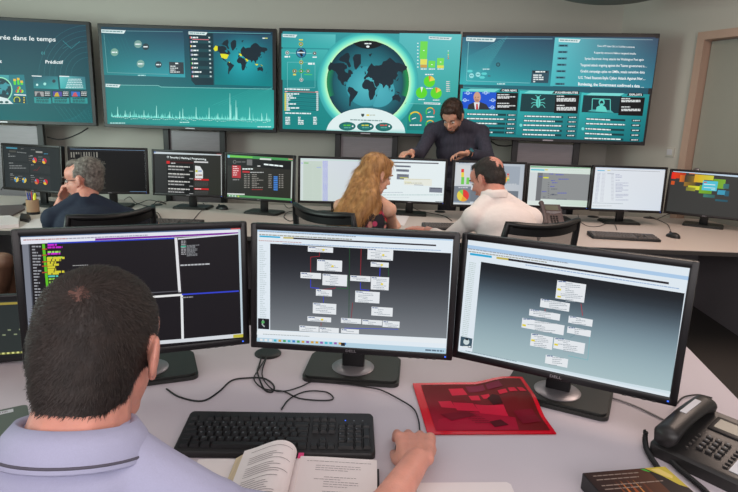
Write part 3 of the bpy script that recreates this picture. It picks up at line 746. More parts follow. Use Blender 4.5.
# --- foreground left: terminal panes
a = monitor((-.600, 1.421, 1.003), 22.1, 3.5, 'foreground monitor with black terminal panes and coloured text behind the head', front=True)
a.full((24, 21, 25))
a.v(0, 210, 2.838)
a.poly([(58, 72), (683, 50), (683, 56), (58, 80)], (70, 96, 130)); a.poly([(58, 78), (683, 55), (684, 69), (60, 98)], (224, 226, 236)); a.poly([(270, 81), (680, 63), (680, 68), (270, 87)], (122, 30, 150)); a.poly([(135, 93), (495, 78), (495, 82), (135, 97)], (40, 60, 190))
a.poly([(655, 51), (683, 50), (683, 54), (655, 56)], (200, 90, 90)); a.poly([(62, 98), (80, 97), (98, 372), (82, 374)], (120, 124, 136)); a.poly([(80, 97), (84, 97), (100, 372), (97, 372)], (70, 74, 84))
a.greek(66, 84, 190, 3, (180, 120, 120), 80); a.greek(190, 80, 420, 3, (150, 150, 170), 70)
for k in range(26): a.greek(90+k*.55, 102+k*8.6, 90+k*.6+random.choice((10, 16, 22, 26)), 4, (150, 152, 158))
a.poly([(119, 97), (127, 97), (140, 240), (133, 240)], (92, 190, 26))
for k, y in enumerate((97, 104, 117, 122, 133)): a.greek(135, y, 135+random.choice((36, 42, 26)), 5, (196, 30, 200) if k in (0, 1, 3) else (150, 220, 90), y-1)
for k, y in enumerate((134, 140, 147, 153, 160, 167, 173, 178)): a.greek(133+k*.4, y, 133+random.choice((26, 40, 50, 34)), 6, (208, 200, 50), y-1)
for k, y in enumerate((186, 194, 203)): a.greek(137+k, y, 137+random.choice((18, 28)), 5, (90, 190, 180) if k == 0 else (140, 200, 60), y-1)
for y in (110, 127, 146, 158, 176): a.R(119, y, 134, y+2.5, (170, 70, 40))
a.greek(206, 157, 250, 2, (160, 160, 160), 155)
a.poly([(495, 79), (503, 79), (514, 233), (506, 233)], (222, 222, 226)); a.poly([(503, 79), (507, 79), (518, 236), (514, 236)], (40, 36, 42)); a.poly([(505, 80), (680, 66), (680, 69), (505, 84)], (216, 222, 228))
a.poly([(676, 56), (683, 56), (690, 360), (685, 360)], (190, 206, 216))
a.poly([(400, 246), (512, 238), (512, 244), (400, 252)], (228, 228, 228)); a.poly([(512, 238), (519, 238), (522, 366), (515, 366)], (226, 228, 230)); a.poly([(516, 238), (678, 228), (678, 232), (516, 242)], (50, 66, 200)); a.poly([(400, 235), (510, 229), (510, 231), (400, 238)], (90, 90, 96))
a.poly([(100, 398), (515, 366), (690, 350), (690, 361), (100, 411)], (210, 214, 220)); a.poly([(662, 354), (690, 352), (690, 361), (662, 363)], (190, 180, 60))
for k in range(9): a.greek(514, 87+k*4.6, 528, 3, (150, 150, 154)); a.greek(530, 100+k*3.6, 530+random.choice((24, 30, 36)), 2.6, (120, 122, 126), 98+k*3.6)
a.R(513, 102, 528, 105, (60, 170, 140)); a.greek(512, 155, 595, 4, (180, 182, 186), 151); a.greek(516, 247, 548, 3, (150, 150, 150), 245)
a.greek(640, 373, 682, 4, (160, 140, 90), 370)
a.done()

# --- foreground middle: graph view
def sbox(a, x0, y0, x1, y1, body=(226, 230, 234), yel=0, head=True):
    a.R(x0, y0, x1, y1, body)
    w = x1-x0; h = y1-y0
    if head: a.greek(x0+2, y0+1.5, x0+w*.32, 2.4, (90, 110, 150), y0+2.5)
    n = int((h-6)/4.2)
    for k in range(n):
        y = y0+6+k*4.2; a.greek(x0+w*random.choice((.12, .3, .3)), y, x0+w*random.uniform(.45, .95), 1.5, (150, 160, 168), y+w*.03)
    if yel: a.circ(x0+w*.62, y0+h*.55, 3.4, (228, 208, 70), 2.6)
a = monitor((-.042, 1.470, 1.006), -4.6, 2.4, 'foreground middle monitor showing a graph of white boxes on dark grey', front=True)
a.full((222, 232, 240))
a.v(240, 210, 2.591)
a.poly([(42, 48), (551, 72), (551, 80), (42, 56)], (176, 204, 230)); a.greek(50, 54, 300, 2.4, (150, 160, 175), 68); a.greek(50, 62, 290, 3, (160, 160, 150), 75)
a.poly([(50, 66), (104, 69), (104, 73), (50, 70)], (40, 170, 214)); a.poly([(112, 70), (140, 71), (140, 75), (112, 74)], (190, 176, 90)); a.poly([(138, 71.5), (508, 90), (508, 94), (138, 75.5)], (40, 34, 42))
a.greek(110, 86, 520, 2.2, (150, 176, 210), 104); a.greek(48, 78, 160, 2, (190, 150, 150), 84)
for k in range(42): a.greek(50+k*.04, 92+k*4.8, 50+random.choice((10, 14, 18)), 1.8, (186, 200, 204))
a.poly([(78, 87), (547, 112), (535, 333), (78, 311)], [(22, 24, 29), (20, 21, 25), (122, 128, 134), (112, 117, 122)]); a.L += 1
A_ = a.L
# stepwise darkening of the window's own background, top to bottom
rows = 10
cl = [(22, 23, 28), (28, 30, 35), (36, 38, 44), (46, 49, 55), (58, 61, 67), (70, 74, 80), (82, 86, 92), (92, 97, 103), (103, 108, 114), (112, 117, 123), (120, 126, 131)]
lp0 = lambda p, q, t: (p[0]+(q[0]-p[0])*t, p[1]+(q[1]-p[1])*t)
for k in range(rows):
    t0, t1 = k/rows, (k+1)/rows
    a.poly([lp0((78, 87), (78, 311), t0), lp0((547, 112), (535, 333), t0), lp0((547, 112), (535, 333), t1), lp0((78, 87), (78, 311), t1)], [cl[k], cl[k], cl[k+1], cl[k+1]])
for pts, c in (([(206, 108), (206, 120), (183, 122), (183, 162)], (150, 34, 44)), ([(284, 98), (282, 280)], (24, 80, 40)), ([(314, 100), (312, 170)], (150, 34, 44)), ([(363, 150), (362, 172)], (50, 60, 220)), ([(183, 180), (183, 201), (205, 203)], (50, 60, 220)), ([(246, 200), (246, 203), (215, 206)], (150, 34, 44)), ([(216, 224), (216, 240)], (50, 60, 200)),
               ([(312, 188), (312, 206), (335, 208)], (50, 60, 220)), ([(385, 150), (385, 172)], (30, 90, 50)), ([(292, 240), (288, 280)], (140, 40, 50)), ([(270, 306), (410, 309)], (60, 80, 200)), ([(210, 292), (210, 300)], (150, 40, 50)), ([(278, 170), (279, 204), (250, 203)], (34, 100, 50))):
    a.line(pts, 1.4, c)
for (b_, yel) in (((176, 94, 241, 111), 1), ((200, 128, 264, 160), 1), ((157, 161, 210, 179), 0), ((214, 165, 277, 198), 0), ((197, 205, 238, 224), 0), ((189, 240, 249, 271), 0), ((175, 275, 236, 291), 1), ((154, 299, 204, 316), 0), ((206, 303, 256, 319), 0), ((262, 307, 308, 321), 0), ((331, 99, 396, 131), 1), ((339, 134, 385, 149), 1), ((286, 169, 338, 186), 0), ((340, 172, 385, 208), 1), ((299, 209, 361, 242), 0), ((341, 250, 395, 276), 0), ((262, 279, 314, 295), 0), ((317, 283, 368, 299), 0), ((370, 286, 413, 305), 0)):
    sbox(a, *b_, yel=yel)
a.R(47, 280, 76, 309, (24, 26, 32)); a.line([(60, 284), (58, 296), (64, 302)], 3, (170, 180, 180)); a.circ(60, 290, 4, (90, 170, 100))
a.poly([(45, 311), (535, 333), (534, 346), (44, 322)], (228, 234, 238)); a.greek(60, 320, 180, 2, (170, 180, 185), 326)
a.poly([(44, 330), (534, 358), (533, 372), (43, 342)], (178, 206, 222))
for k in range(19): a.R(52+k*12, 333+k*.55, 59+k*12, 339+k*.55, random.choice([(60, 130, 200), (70, 160, 90), (210, 160, 60), (230, 230, 230), (60, 180, 200), (150, 90, 170)]))
a.R(262, 343, 272, 352, (40, 36, 40)); a.greek(480, 360, 528, 4, (90, 110, 130), 363)
a.done()

# --- foreground right
a = monitor((.501, 1.369, .998), -26.5, 3.5, 'foreground right monitor with few white boxes on a grey-blue gradient beside the phone', front=True)
a.full((220, 230, 238))
a.v(440, 220, 2.342)
a.poly([(64, 58), (586, 133), (585, 142), (64, 66)], (168, 198, 228)); a.greek(66, 66, 300, 2.5, (150, 160, 175), 100); a.greek(66, 72, 250, 2.5, (160, 160, 150), 98)
a.poly([(70, 77), (121, 84), (121, 89), (70, 82)], (36, 166, 214)); a.poly([(132, 86), (162, 90), (162, 95), (132, 91)], (190, 176, 90)); a.poly([(160, 90), (536, 146), (536, 151), (160, 95)], (34, 30, 36)); a.greek(200, 104, 560, 2.4, (150, 176, 210), 160)
rows = 12; TLc, TRc, BRc, BLc = (96, 98), (573, 172), (540, 402), (75, 312)
gl = [(20, 24, 29), (28, 34, 40), (44, 53, 61), (64, 77, 87), (84, 100, 111), (102, 121, 132), (116, 137, 148), (128, 150, 160), (138, 161, 170), (147, 170, 178), (154, 177, 184), (160, 183, 189), (166, 188, 193)]
for k in range(rows):
    t0, t1 = k/rows, (k+1)/rows
    a.poly([lp0(TLc, BLc, t0), lp0(TRc, BRc, t0), lp0(TRc, BRc, t1), lp0(TLc, BLc, t1)], [gl[k], gl[k], gl[k+1], gl[k+1]])
for k in range(40): a.greek(68-k*.45, 98+k*4.4, 84-k*.5, 2, (190, 205, 205), 101+k*4.4)
for pts, c in (([(330, 196), (334, 224)], (170, 60, 70)), ([(246, 214), (246, 208)], (170, 60, 70)), ([(330, 252), (330, 262), (305, 275)], (110, 140, 150)), ([(352, 260), (346, 328), (300, 318)], (120, 176, 184))): a.line(pts, 1.5, c)
for b_, yl in (((275, 141, 337, 194), 2), ((236, 184, 302, 215), 0), ((210, 208, 280, 236), 0), ((193, 229, 289, 270), 1), ((302, 224, 356, 250), 0), ((299, 249, 352, 274), 0), ((214, 265, 262, 304), 1), ((268, 275, 337, 314), 1), ((248, 315, 298, 346), 0)):
    sbox(a, *b_)
    if yl: a.R(b_[0]-0, b_[1]+(b_[3]-b_[1])*.35, b_[0]+8, b_[1]+(b_[3]-b_[1])*.35+6, (222, 206, 60))
    if yl > 1: a.R(b_[0], b_[1]+36, b_[0]+8, b_[1]+41, (222, 206, 60))
a.R(49, 272, 74, 300, (60, 84, 98)); a.circ(62, 285, 7, (200, 214, 216)); a.R(60, 276, 66, 282, (30, 40, 44)); a.greek(54, 295, 72, 3, (220, 226, 226))
a.poly([(48, 304), (540, 402), (540, 408), (47, 308)], (206, 222, 230)); a.greek(60, 305, 180, 2, (140, 160, 170), 330)
a.done()

RG = 'monitors along the rear desk'
# --- rear row
a = monitor((-2.567, 4.252, 1.024), -15.7, 3.4, 'rear monitor with small pie charts on a dark dashboard behind the pen cup', group=RG)
a.full((40, 44, 46), (34, 38, 40), (38, 44, 46), (40, 45, 47))
a.v(0, 135, 9.84)
a.R(50, 100, 130, 106, (70, 100, 110)); a.R(60, 118, 168, 138, (66, 138, 160)); a.R(88, 150, 155, 172, (74, 74, 70)); a.greek(205, 132, 232, 6, (120, 120, 120)); a.greek(303, 142, 342, 6, (120, 120, 120)); a.greek(165, 164, 260, 8, (130, 134, 134), 174, wl=(1, 1.4)); a.R(350, 158, 416, 178, (150, 150, 146)); a.greek(430, 182, 470, 7, (60, 130, 160))
for (x0, y0, x1, y1) in ((78, 180, 272, 262), (84, 268, 285, 372), (90, 380, 300, 560), (278, 195, 490, 290), (294, 290, 494, 385), (300, 395, 500, 560)): a.R(x0, y0, x1, y1, (46, 50, 52))
for (x, y, x1) in ((80, 184, 94), (80, 205, 150), (86, 272, 128), (92, 300, 215), (92, 322, 255), (100, 380, 125), (296, 200, 320), (305, 290, 330), (300, 395, 330)): a.greek(x, y, x1, 7, (140, 144, 144))
for x, y, c1, c2, c3 in ((340, 248, (200, 40, 60), (230, 190, 60), (110, 150, 190)), (435, 256, (200, 40, 60), (230, 190, 60), (110, 150, 190)), (160, 437, (60, 130, 180), (220, 190, 70), (220, 190, 70)), (238, 445, (60, 130, 180), (220, 190, 70), (220, 190, 70)), (362, 458, (200, 30, 50), (200, 120, 60), (110, 150, 190)), (447, 464, (200, 30, 50), (220, 190, 60), (110, 150, 190))):
    a.circ(x, y, 22, c1, 27); a.circ(x, y, 22, c2, 27, a0=40 if c1[0] < 100 else 150, a1=185 if c1[0] < 100 else 260); a.circ(x, y, 22, c3, 27, a0=280, a1=330)
    a.greek(x-58, y-20, x-28, 5, (120, 110, 100)); a.greek(x-58, y, x-32, 5, (110, 100, 96)); a.greek(x-60, y-42, x-20, 5, (130, 132, 132))
a.line([(330, 350), (350, 340), (362, 352), (378, 330), (392, 312)], 4, (120, 36, 44))
a.done()
a = monitor((-2.002, 4.293, 1.02), 12.1, 3.0, 'rear monitor with a black terminal window directly behind the grey-haired man', group=RG)
a.full((14, 13, 15), (12, 12, 13), (12, 12, 13), (34, 32, 26))
a.v(50, 140, 5.47)
a.R(108, 50, 528, 56, (130, 160, 190)); a.R(112, 58, 518, 64, (40, 38, 42)); a.R(516, 60, 526, 280, (206, 208, 208)); a.R(436, 281, 530, 288, (120, 160, 200)); a.R(110, 284, 436, 289, (30, 50, 70))
for k in range(11): a.R(112+k*14, 66, 112+k*14+random.choice((4, 6, 9)), random.choice((78, 96, 104)), (130, 128, 120))
for k in range(18): a.greek(238, 100+k*9.5, 238+random.choice((40, 56, 62, 66, 12)), 3, (110, 108, 98))
a.done()
a = monitor((-1.42, 4.356, 1.012), -2.8, 2.8, 'rear monitor showing a dark page titled IT Security | Hacking | Programming', group=RG)
a.full((42, 42, 42), (44, 44, 40), (42, 44, 36), (40, 40, 42))
a.v(145, 140, 6.15)
a.poly([(52, 65), (474, 90), (474, 96), (52, 84)], (196, 206, 210)); a.R(52, 66, 66, 78, (110, 140, 190)); a.R(440, 82, 474, 90, (190, 110, 110)); a.R(466, 98, 476, 345, (196, 200, 198))
a.text('IT Security | Hacking | Programming', 134, 110, 11, WH, 376, .02, 124)
a.R(132, 124, 300, 345, (16, 16, 17)); a.R(132, 128, 152, 146, (200, 30, 34)); a.R(152, 130, 298, 146, (60, 20, 22)); a.greek(160, 140, 186, 5, (220, 220, 220)); a.R(302, 130, 388, 142, (206, 206, 206))
for k in range(4):
    y = 157+k*46; a.greek(142, y, 275, 7, (200, 200, 196), y+6); a.greek(142, y+12, 240, 5, (90, 90, 88)); a.greek(142, y+20, 240, 6, (180, 180, 180), y+24); a.R(272, y+32, 296, y+38, (150, 150, 150))
a.poly([(308, 158), (338, 162), (356, 190), (356, 236), (308, 236)], (220, 222, 222)); a.R(310, 184, 324, 198, (190, 190, 40)); a.greek(326, 188, 350, 6, (70, 110, 180)); a.greek(312, 212, 352, 8, (150, 110, 90))
for y in (237, 295): a.R(302, y, 392, y+13, (200, 26, 32)); a.greek(308, y+3, 345, 5, (240, 200, 200)); [a.greek(306, y+20+k*8, 388, 3, (80, 80, 80)) for k in range(4)]
a.done()
a = monitor((-.842, 4.224, 1.015), -13.4, 3, 'rear monitor showing a dark web page with a red box and a blue table column', group=RG)
a.full((38, 36, 33), (44, 42, 38), (44, 44, 36), (36, 36, 34))
a.v(220, 145, 6.156)
a.poly([(45, 58), (452, 84), (451, 98), (45, 76)], (70, 150, 84)); a.R(46, 62, 60, 78, (130, 190, 220)); a.R(245, 80, 315, 94, (206, 216, 206)); a.poly([(60, 64), (200, 72), (200, 80), (60, 74)], (110, 200, 70)); a.R(420, 84, 450, 92, (200, 130, 120))
a.poly([(45, 80), (436, 102), (432, 152), (45, 126)], (20, 20, 21)); a.circ(90, 104, 11, (110, 110, 110)); a.circ(90, 104, 7, (30, 30, 30)); a.greek(104, 100, 160, 8, (90, 90, 90)); a.R(165, 88, 198, 126, (108, 108, 108)); a.greek(270, 114, 388, 9, WH, 126); a.greek(230, 126, 248, 7, (200, 200, 200))
a.R(74, 124, 127, 204, (178, 46, 56)); [a.greek(80, 130+k*13, 80+random.choice((24, 34)), 5, (240, 210, 210)) for k in range(5)]; a.greek(78, 210, 118, 7, (130, 130, 130))
a.greek(138, 144, 202, 7, WH); a.R(138, 158, 182, 172, (180, 40, 50)); a.greek(186, 166, 268, 5, (190, 190, 190))
for k in range(8):
    y = 180+k*11.3
    for x0, x1 in ((148, 164), (170, 182), (196, 196+random.choice((30, 44, 70))), (298, 318), (362, 372), (378, 390)): a.greek(x0, y, x1, 5, (140, 136, 130))
    a.R(330, y+12, 355, y+21, (66, 132, 214))
a.poly([(45, 296), (152, 300), (152, 308), (45, 306)], (210, 214, 210)); a.poly([(45, 304), (445, 330), (444, 346), (45, 322)], (84, 150, 92)); [a.R(54+k*18, 308+k, 64+k*18, 318+k, random.choice([(200, 220, 210), (190, 210, 90)])) for k in range(4)]
a.greek(196, 272, 262, 5, (150, 50, 50)); a.R(440, 100, 450, 330, (190, 196, 190))
a.done()
a = monitor((-.271, 4.264, 1.008), 4.0, 2.9, 'rear monitor of pale grey-green lines of code left of the blond woman', group=RG)
a.full((214, 222, 226), (206, 212, 222), (208, 216, 222), (206, 218, 214))
a.v(295, 150, 5.79)
a.R(28, 56, 470, 62, (196, 220, 214)); a.R(48, 62, 154, 306, (196, 210, 200)); a.R(52, 72, 78, 79, (130, 190, 120)); a.R(36, 72, 46, 80, (180, 186, 230))
for k in range(38): a.greek(160, 64+k*6.3, 190, 3, (136, 140, 226)); a.greek(56, 84+k*5.8, 100, 1.6, (186, 202, 190)); a.greek(106, 84+k*5.8, 148, 1.6, (188, 204, 192))
a.greek(126, 98, 150, 5, (160, 176, 226))
a.done()
a = monitor((.306, 4.403, 1.01), -4.8, 2.9, 'rear monitor with white flow chart right of the blond woman', group=RG)
a.full((226, 236, 238))
a.v(380, 145, 6.15)
a.poly([(-60, 80), (398, 94), (398, 102), (-60, 92)], (206, 226, 236)); a.R(0, 98, 66, 106, (80, 190, 220)); a.poly([(80, 103), (360, 110), (360, 117), (80, 110)], (90, 90, 100))
for (x0, y0, x1, y1) in ((94, 124, 188, 138), (100, 148, 178, 166), (104, 178, 176, 214), (304, 260, 382, 294)): a.R(x0, y0, x1, y1, (120, 126, 140)); a.greek(x0+8, y0+4, x1-10, 5, (80, 84, 96))
a.R(122, 198, 172, 206, (200, 200, 90)); a.R(148, 204, 318, 252, (228, 230, 220)); a.greek(152, 210, 310, 3, (200, 200, 170)); a.greek(152, 232, 260, 5, (190, 190, 170)); a.R(210, 242, 266, 250, (180, 184, 186)); a.R(150, 226, 192, 230, (220, 214, 120))
a.greek(-40, 290, 140, 4, (180, 190, 200)); a.greek(0, 304, 390, 6, (190, 210, 210)); a.greek(30, 322, 180, 3, (200, 210, 215)); a.R(340, 346, 396, 352, (60, 70, 80)); a.R(-40, 336, 60, 344, (60, 80, 90))
a.done()
a = monitor((.899, 4.295, 1.013), 2.2, 2.8, 'rear monitor with bar chart and orange pie charts in front of the balding man', group=RG)
a.full((196, 202, 208), (176, 186, 196), (188, 192, 198), (214, 218, 220))
a.v(445, 145, 5.18)
a.R(64, 84, 388, 100, (176, 190, 206)); a.greek(72, 88, 130, 6, (60, 90, 120)); a.R(62, 104, 128, 206, (206, 210, 212)); a.R(134, 104, 384, 206, (156, 166, 178)); a.R(44, 212, 130, 300, (120, 128, 138)); a.R(134, 232, 376, 300, (112, 120, 130))
for x, s_ in ((85, ((124, 142, (222, 60, 50)), (142, 166, (232, 210, 70)), (166, 204, (110, 200, 80)))), (112, ((168, 204, (120, 200, 90)),))):
    for y0, y1, c in s_: a.R(x, y0, x+13, y1, c)
a.circ(93, 262, 31, (226, 206, 80)); a.circ(93, 262, 31, (222, 60, 56), a0=0, a1=135); a.circ(93, 262, 31, (226, 160, 60), a0=135, a1=200); a.circ(93, 262, 31, (120, 200, 90), a0=320, a1=360); a.greek(70, 218, 118, 5, (200, 206, 210))
a.circ(296, 178, 26, (236, 160, 60)); a.circ(296, 178, 26, (220, 60, 56), a0=330, a1=390); a.circ(296, 178, 26, (226, 206, 80), a0=150, a1=260)
for k, c in enumerate(((222, 60, 50), (232, 160, 70), (232, 210, 70), (120, 200, 90))): a.R(322, 148+k*10, 332, 155+k*10, c)
a.greek(320, 200, 370, 5, (190, 196, 200)); a.R(42, 294, 376, 302, (150, 180, 210))
a.done()
a = monitor((1.467, 4.402, 1.004), -2.3, 2.8, 'rear monitor with grey code window edged in green behind the small desk phone', W=.50, H=.345, group=RG)
a.full((214, 226, 222), (210, 222, 214), (196, 216, 200), (220, 228, 224))
a.v(520, 155, 5.467)
a.poly([(58, 60), (386, 66), (386, 74), (58, 68)], (120, 170, 130)); a.R(60, 76, 134, 86, (90, 190, 210)); a.R(154, 80, 350, 87, (70, 74, 80)); a.greek(136, 78, 152, 6, (210, 200, 90))
a.R(90, 96, 370, 250, (140, 143, 144)); a.R(86, 96, 112, 250, (112, 114, 118)); a.R(44, 94, 84, 250, (206, 212, 214))
for x0, y, x1 in ((160, 102, 185), (195, 106, 240), (210, 130, 268), (205, 206, 255), (198, 240, 256), (175, 150, 205), (170, 138, 190), (165, 170, 190), (170, 184, 205), (120, 198, 145), (165, 216, 205), (125, 228, 140), (172, 212, 190)): a.greek(x0, y, x1, 4, (84, 90, 190) if y % 4 else (90, 96, 110))
a.R(128, 120, 156, 128, (220, 220, 60)); a.greek(104, 116, 124, 4, (80, 90, 190))
for k in range(9): a.greek(152, 150+k*10, 160, 3, (90, 92, 100))
a.poly([(40, 284), (362, 286), (360, 298), (38, 296)], (70, 130, 84)); a.R(44, 268, 362, 284, (220, 230, 224))
a.done()
a = monitor((1.979, 4.332, 1.009), -1.4, 2.7, 'rear monitor with plain white code window behind the rear keyboard', group=RG)
a.full((220, 226, 234), (218, 222, 228), (212, 220, 230), (226, 232, 236))
a.v(580, 155, 4.67)
a.R(76, 60, 402, 68, (190, 206, 224)); a.R(82, 70, 116, 75, (90, 180, 214)); a.R(128, 70, 142, 74, (210, 200, 110)); a.R(146, 71, 374, 78, (96, 100, 110)); a.R(128, 84, 160, 90, (190, 196, 206))
for k in range(22): a.greek(82-k*.7, 84+k*6.2, 96-k*.7, 3, (186, 190, 206)); a.greek(104-k*.5, 84+k*6.2, 120-k*.5, 3, (200, 204, 214))
for k in range(19): y = 90+k*6.6; a.greek(146, y, 158, 2.4, (190, 194, 204)); (random.random() < .75) and a.greek(166, y, 166+random.choice((20, 34, 60, 30)), 2.4, (160, 164, 190))
a.greek(60, 222, 200, 3, (180, 190, 196), 226); a.greek(58, 236, 150, 3, (190, 196, 200)); a.poly([(52, 248), (372, 262), (372, 267), (52, 253)], (130, 180, 210))
a.done()
a = monitor((2.589, 4.321, .991), -40.5+8, 2.8, 'rear monitor with a black desktop of red, yellow and blue squares at the right end', group=RG)
a.full((52, 52, 50), (58, 57, 54), (58, 57, 55), (56, 57, 55))
a.v(630, 120, 6.15)
a.poly([(266, 306), (664, 340), (664, 352), (266, 318)], (190, 208, 226))
for (x0, y0, x1, y1, c, c2) in ((258, 320, 282, 362, (226, 40, 30), (226, 50, 30)), (278, 322, 340, 362, (222, 60, 20), (170, 50, 20)), (310, 338, 362, 384, (214, 110, 40), (120, 70, 36)), (254, 374, 272, 398, (200, 80, 30), (200, 80, 30)), (340, 340, 400, 400, (52, 50, 46), (140, 110, 40)), (334, 380, 400, 412, (150, 110, 40), (90, 80, 40)), (364, 326, 398, 334, (200, 100, 40), (210, 110, 40)),
                             (400, 334, 452, 386, (214, 160, 40), (206, 190, 40)), (448, 338, 512, 372, (206, 180, 50), (200, 200, 60)), (358, 402, 426, 432, (190, 190, 50), (214, 214, 50)), (346, 412, 400, 438, (120, 120, 50), (150, 150, 50)), (516, 362, 580, 424, (110, 160, 40), (120, 170, 50)), (430, 400, 500, 456, (120, 170, 40), (100, 150, 40)), (576, 392, 606, 424, (60, 110, 110), (50, 100, 110)), (540, 430, 586, 462, (60, 150, 180), (60, 150, 180)), (586, 436, 606, 470, (40, 90, 110), (40, 90, 110)), (452, 455, 520, 480, (60, 120, 110), (50, 90, 90)), (525, 486, 600, 505, (40, 90, 104), (40, 80, 96))):
    a.G(x0, y0, x1, y1, c, c2, c2, c, 2)
a.R(450, 372, 532, 438, (80, 190, 210)); a.greek(454, 380, 472, 6, (200, 40, 60)); a.R(454, 392, 524, 402, (222, 232, 236)); a.R(454, 412, 524, 422, (206, 226, 230)); a.R(500, 426, 524, 432, (190, 230, 236))
a.done()
# small dark screen at the left end of the front desk
t = empty('small_screen', (-1.15, 1.50, .7305), R(16), 'small dark screen with thin yellow lines at the left end of the front desk', 'monitor')
sm = MB(); sm.box((0, .012, .108), (.42, .022, .205), bev=.003); sm.build('bezel', 'bez', t)
mb = MB(); mb.box((0, .07, .012), (.22, .12, .012), bev=.003); mb.build('base', 'base', t)
mb = MB(); mb.box((0, .05, .06), (.05, .02, .1), bev=.003); mb.build('neck', 'black', t)
a = Art(None, .42, .205)
a.Guv(.015, .08, .985, .93, (38, 44, 44), (40, 46, 46), (44, 50, 48), (40, 46, 46)); a.rectuv(.015, .10, .985, .135, (150, 134, 60)); a.rectuv(.015, .845, .985, .875, (110, 112, 60)); a.rectuv(.015, .875, .985, .93, (26, 28, 28))
for k in range(8): a.rectuv(.7+k*.035, .5+(k % 2)*.07, .72+k*.035, .52+(k % 2)*.07, (130, 140, 110)); a.rectuv(.72+k*.03, .845, .735+k*.03, .87, (210, 210, 130))
o = a.build('screen_image', t); o.location = (0, -.0003, .108)

# ------------------------------------------------------------------ office chairs
def V0(*a): return Vector(a)
def chair(x, y, rz, top, label, detail=True):
    """faces local +Y; top = height of the back's upper edge"""
    t = empty('office_chair', (x, y, 0), rz, label, 'chair', 'office chairs')
    dz = top-1.0
    mb = MB(); mb.box((0, .0, .455), (.48, .47, .07), bev=.03, seg=3); mb.build('seat', 'glove', t, smooth=50)
    W2, Hb = .232, .50; z0 = top-Hb
    def bk(u, v):    # the curved plane of the backrest, u -1..1, v 0..1
        return Vector((u*W2*(1-.05*(1-v)), -.20-.055*(1-u*u)-.04*v, z0+v*Hb-.018*(1-u*u)*(v > .5)))
    loop = []
    for k in range(13): loop.append(bk(-.96+1.92*k/12, 1))
    for k in range(1, 8): loop.append(bk(1, 1-k/8))
    for k in range(13): loop.append(bk(.96-1.92*k/12, 0))
    for k in range(1, 8): loop.append(bk(-1, k/8))
    mb = MB(); mb.tube(loop, .017, 8, closed=True); mb.build('back_frame', 'black', t, smooth='all')
    mb = MB(); rows_ = [[mb.bm.verts.new(bk(-.97+1.94*i/14, v)+V0(0, dy, 0)) for i in range(15)] for v, dy in ((1.0, .008), (.90, .008), (.90, -.008), (1.0, -.008))]
    for j in range(4):
        for i in range(14): mb.bm.faces.new((rows_[j][i], rows_[j][i+1], rows_[(j+1) % 4][i+1], rows_[(j+1) % 4][i]))
    mb.build('top_rail', 'black', t, smooth=50)
    mb = MB(); g = [[mb.bm.verts.new(bk(-1+2*i/10, j/8)) for i in range(11)] for j in range(9)]
    for j in range(8):
        for i in range(10): mb.bm.faces.new((g[j][i], g[j][i+1], g[j+1][i+1], g[j+1][i]))
    mb.build('back_mesh', 'weave', t, smooth='all')
    mb = MB(); mb.tube([(0, .0, .42), (0, -.24, .42), (0, -.30, .50), (0, -.285, z0+.12)], .02, 8); mb.build('back_bracket', 'black', t, smooth=60)
    for s in (-1, 1):
        mb = MB(); mb.tube([(s*.235, .0, .43), (s*.29, .0, .45), (s*.29, .02, .62)], .014, 8); a_ = mb.build('armrest', 'black', t, smooth=60)
        mb = MB(); mb.box((s*.29, .03, .635), (.06, .22, .03), bev=.012); mb.build('arm_pad', 'black2', a_, smooth=50)
    mb = MB(); mb.cyl((0, 0, .26), .025, .34); mb.cyl((0, 0, .14), .04, .16); mb.build('column', 'black', t, smooth=40)
    for k in range(5):
        a_ = R(72*k+18); d = Vector((math.cos(a_), math.sin(a_), 0))
        mb = MB(); mb.tube([Vector((0, 0, .105))+d*.03, Vector((0, 0, .075))+d*.30], [.024, .014], 8); l = mb.build('base_leg', 'black', t, smooth=60)
        mb = MB(); c_ = Vector((0, 0, .030))+d*.30; mb.cyl(c_, .029, .04, axis=d.cross(Vector((0, 0, 1)))); mb.cyl(c_+Vector((0, 0, .03)), .008, .03, 8); mb.build('caster', 'black', l, smooth=40)
    return t
chair(.765, 2.99, R(25), 1.0, 'black mesh office chair with its back to the viewer below the balding man')
chair(-.085, 3.10, R(-43), 1.0, 'black mesh office chair turned right under the blond woman')
chair(-1.50, 2.95, R(54), .97, 'black office chair under the grey-haired man in navy')
chair(-.42, .48, R(2), .90, 'black office chair under the foreground man in lilac polo')
chair(-2.70, 3.10, R(-85), .97, 'black office chair at the left edge under the person with bare legs')

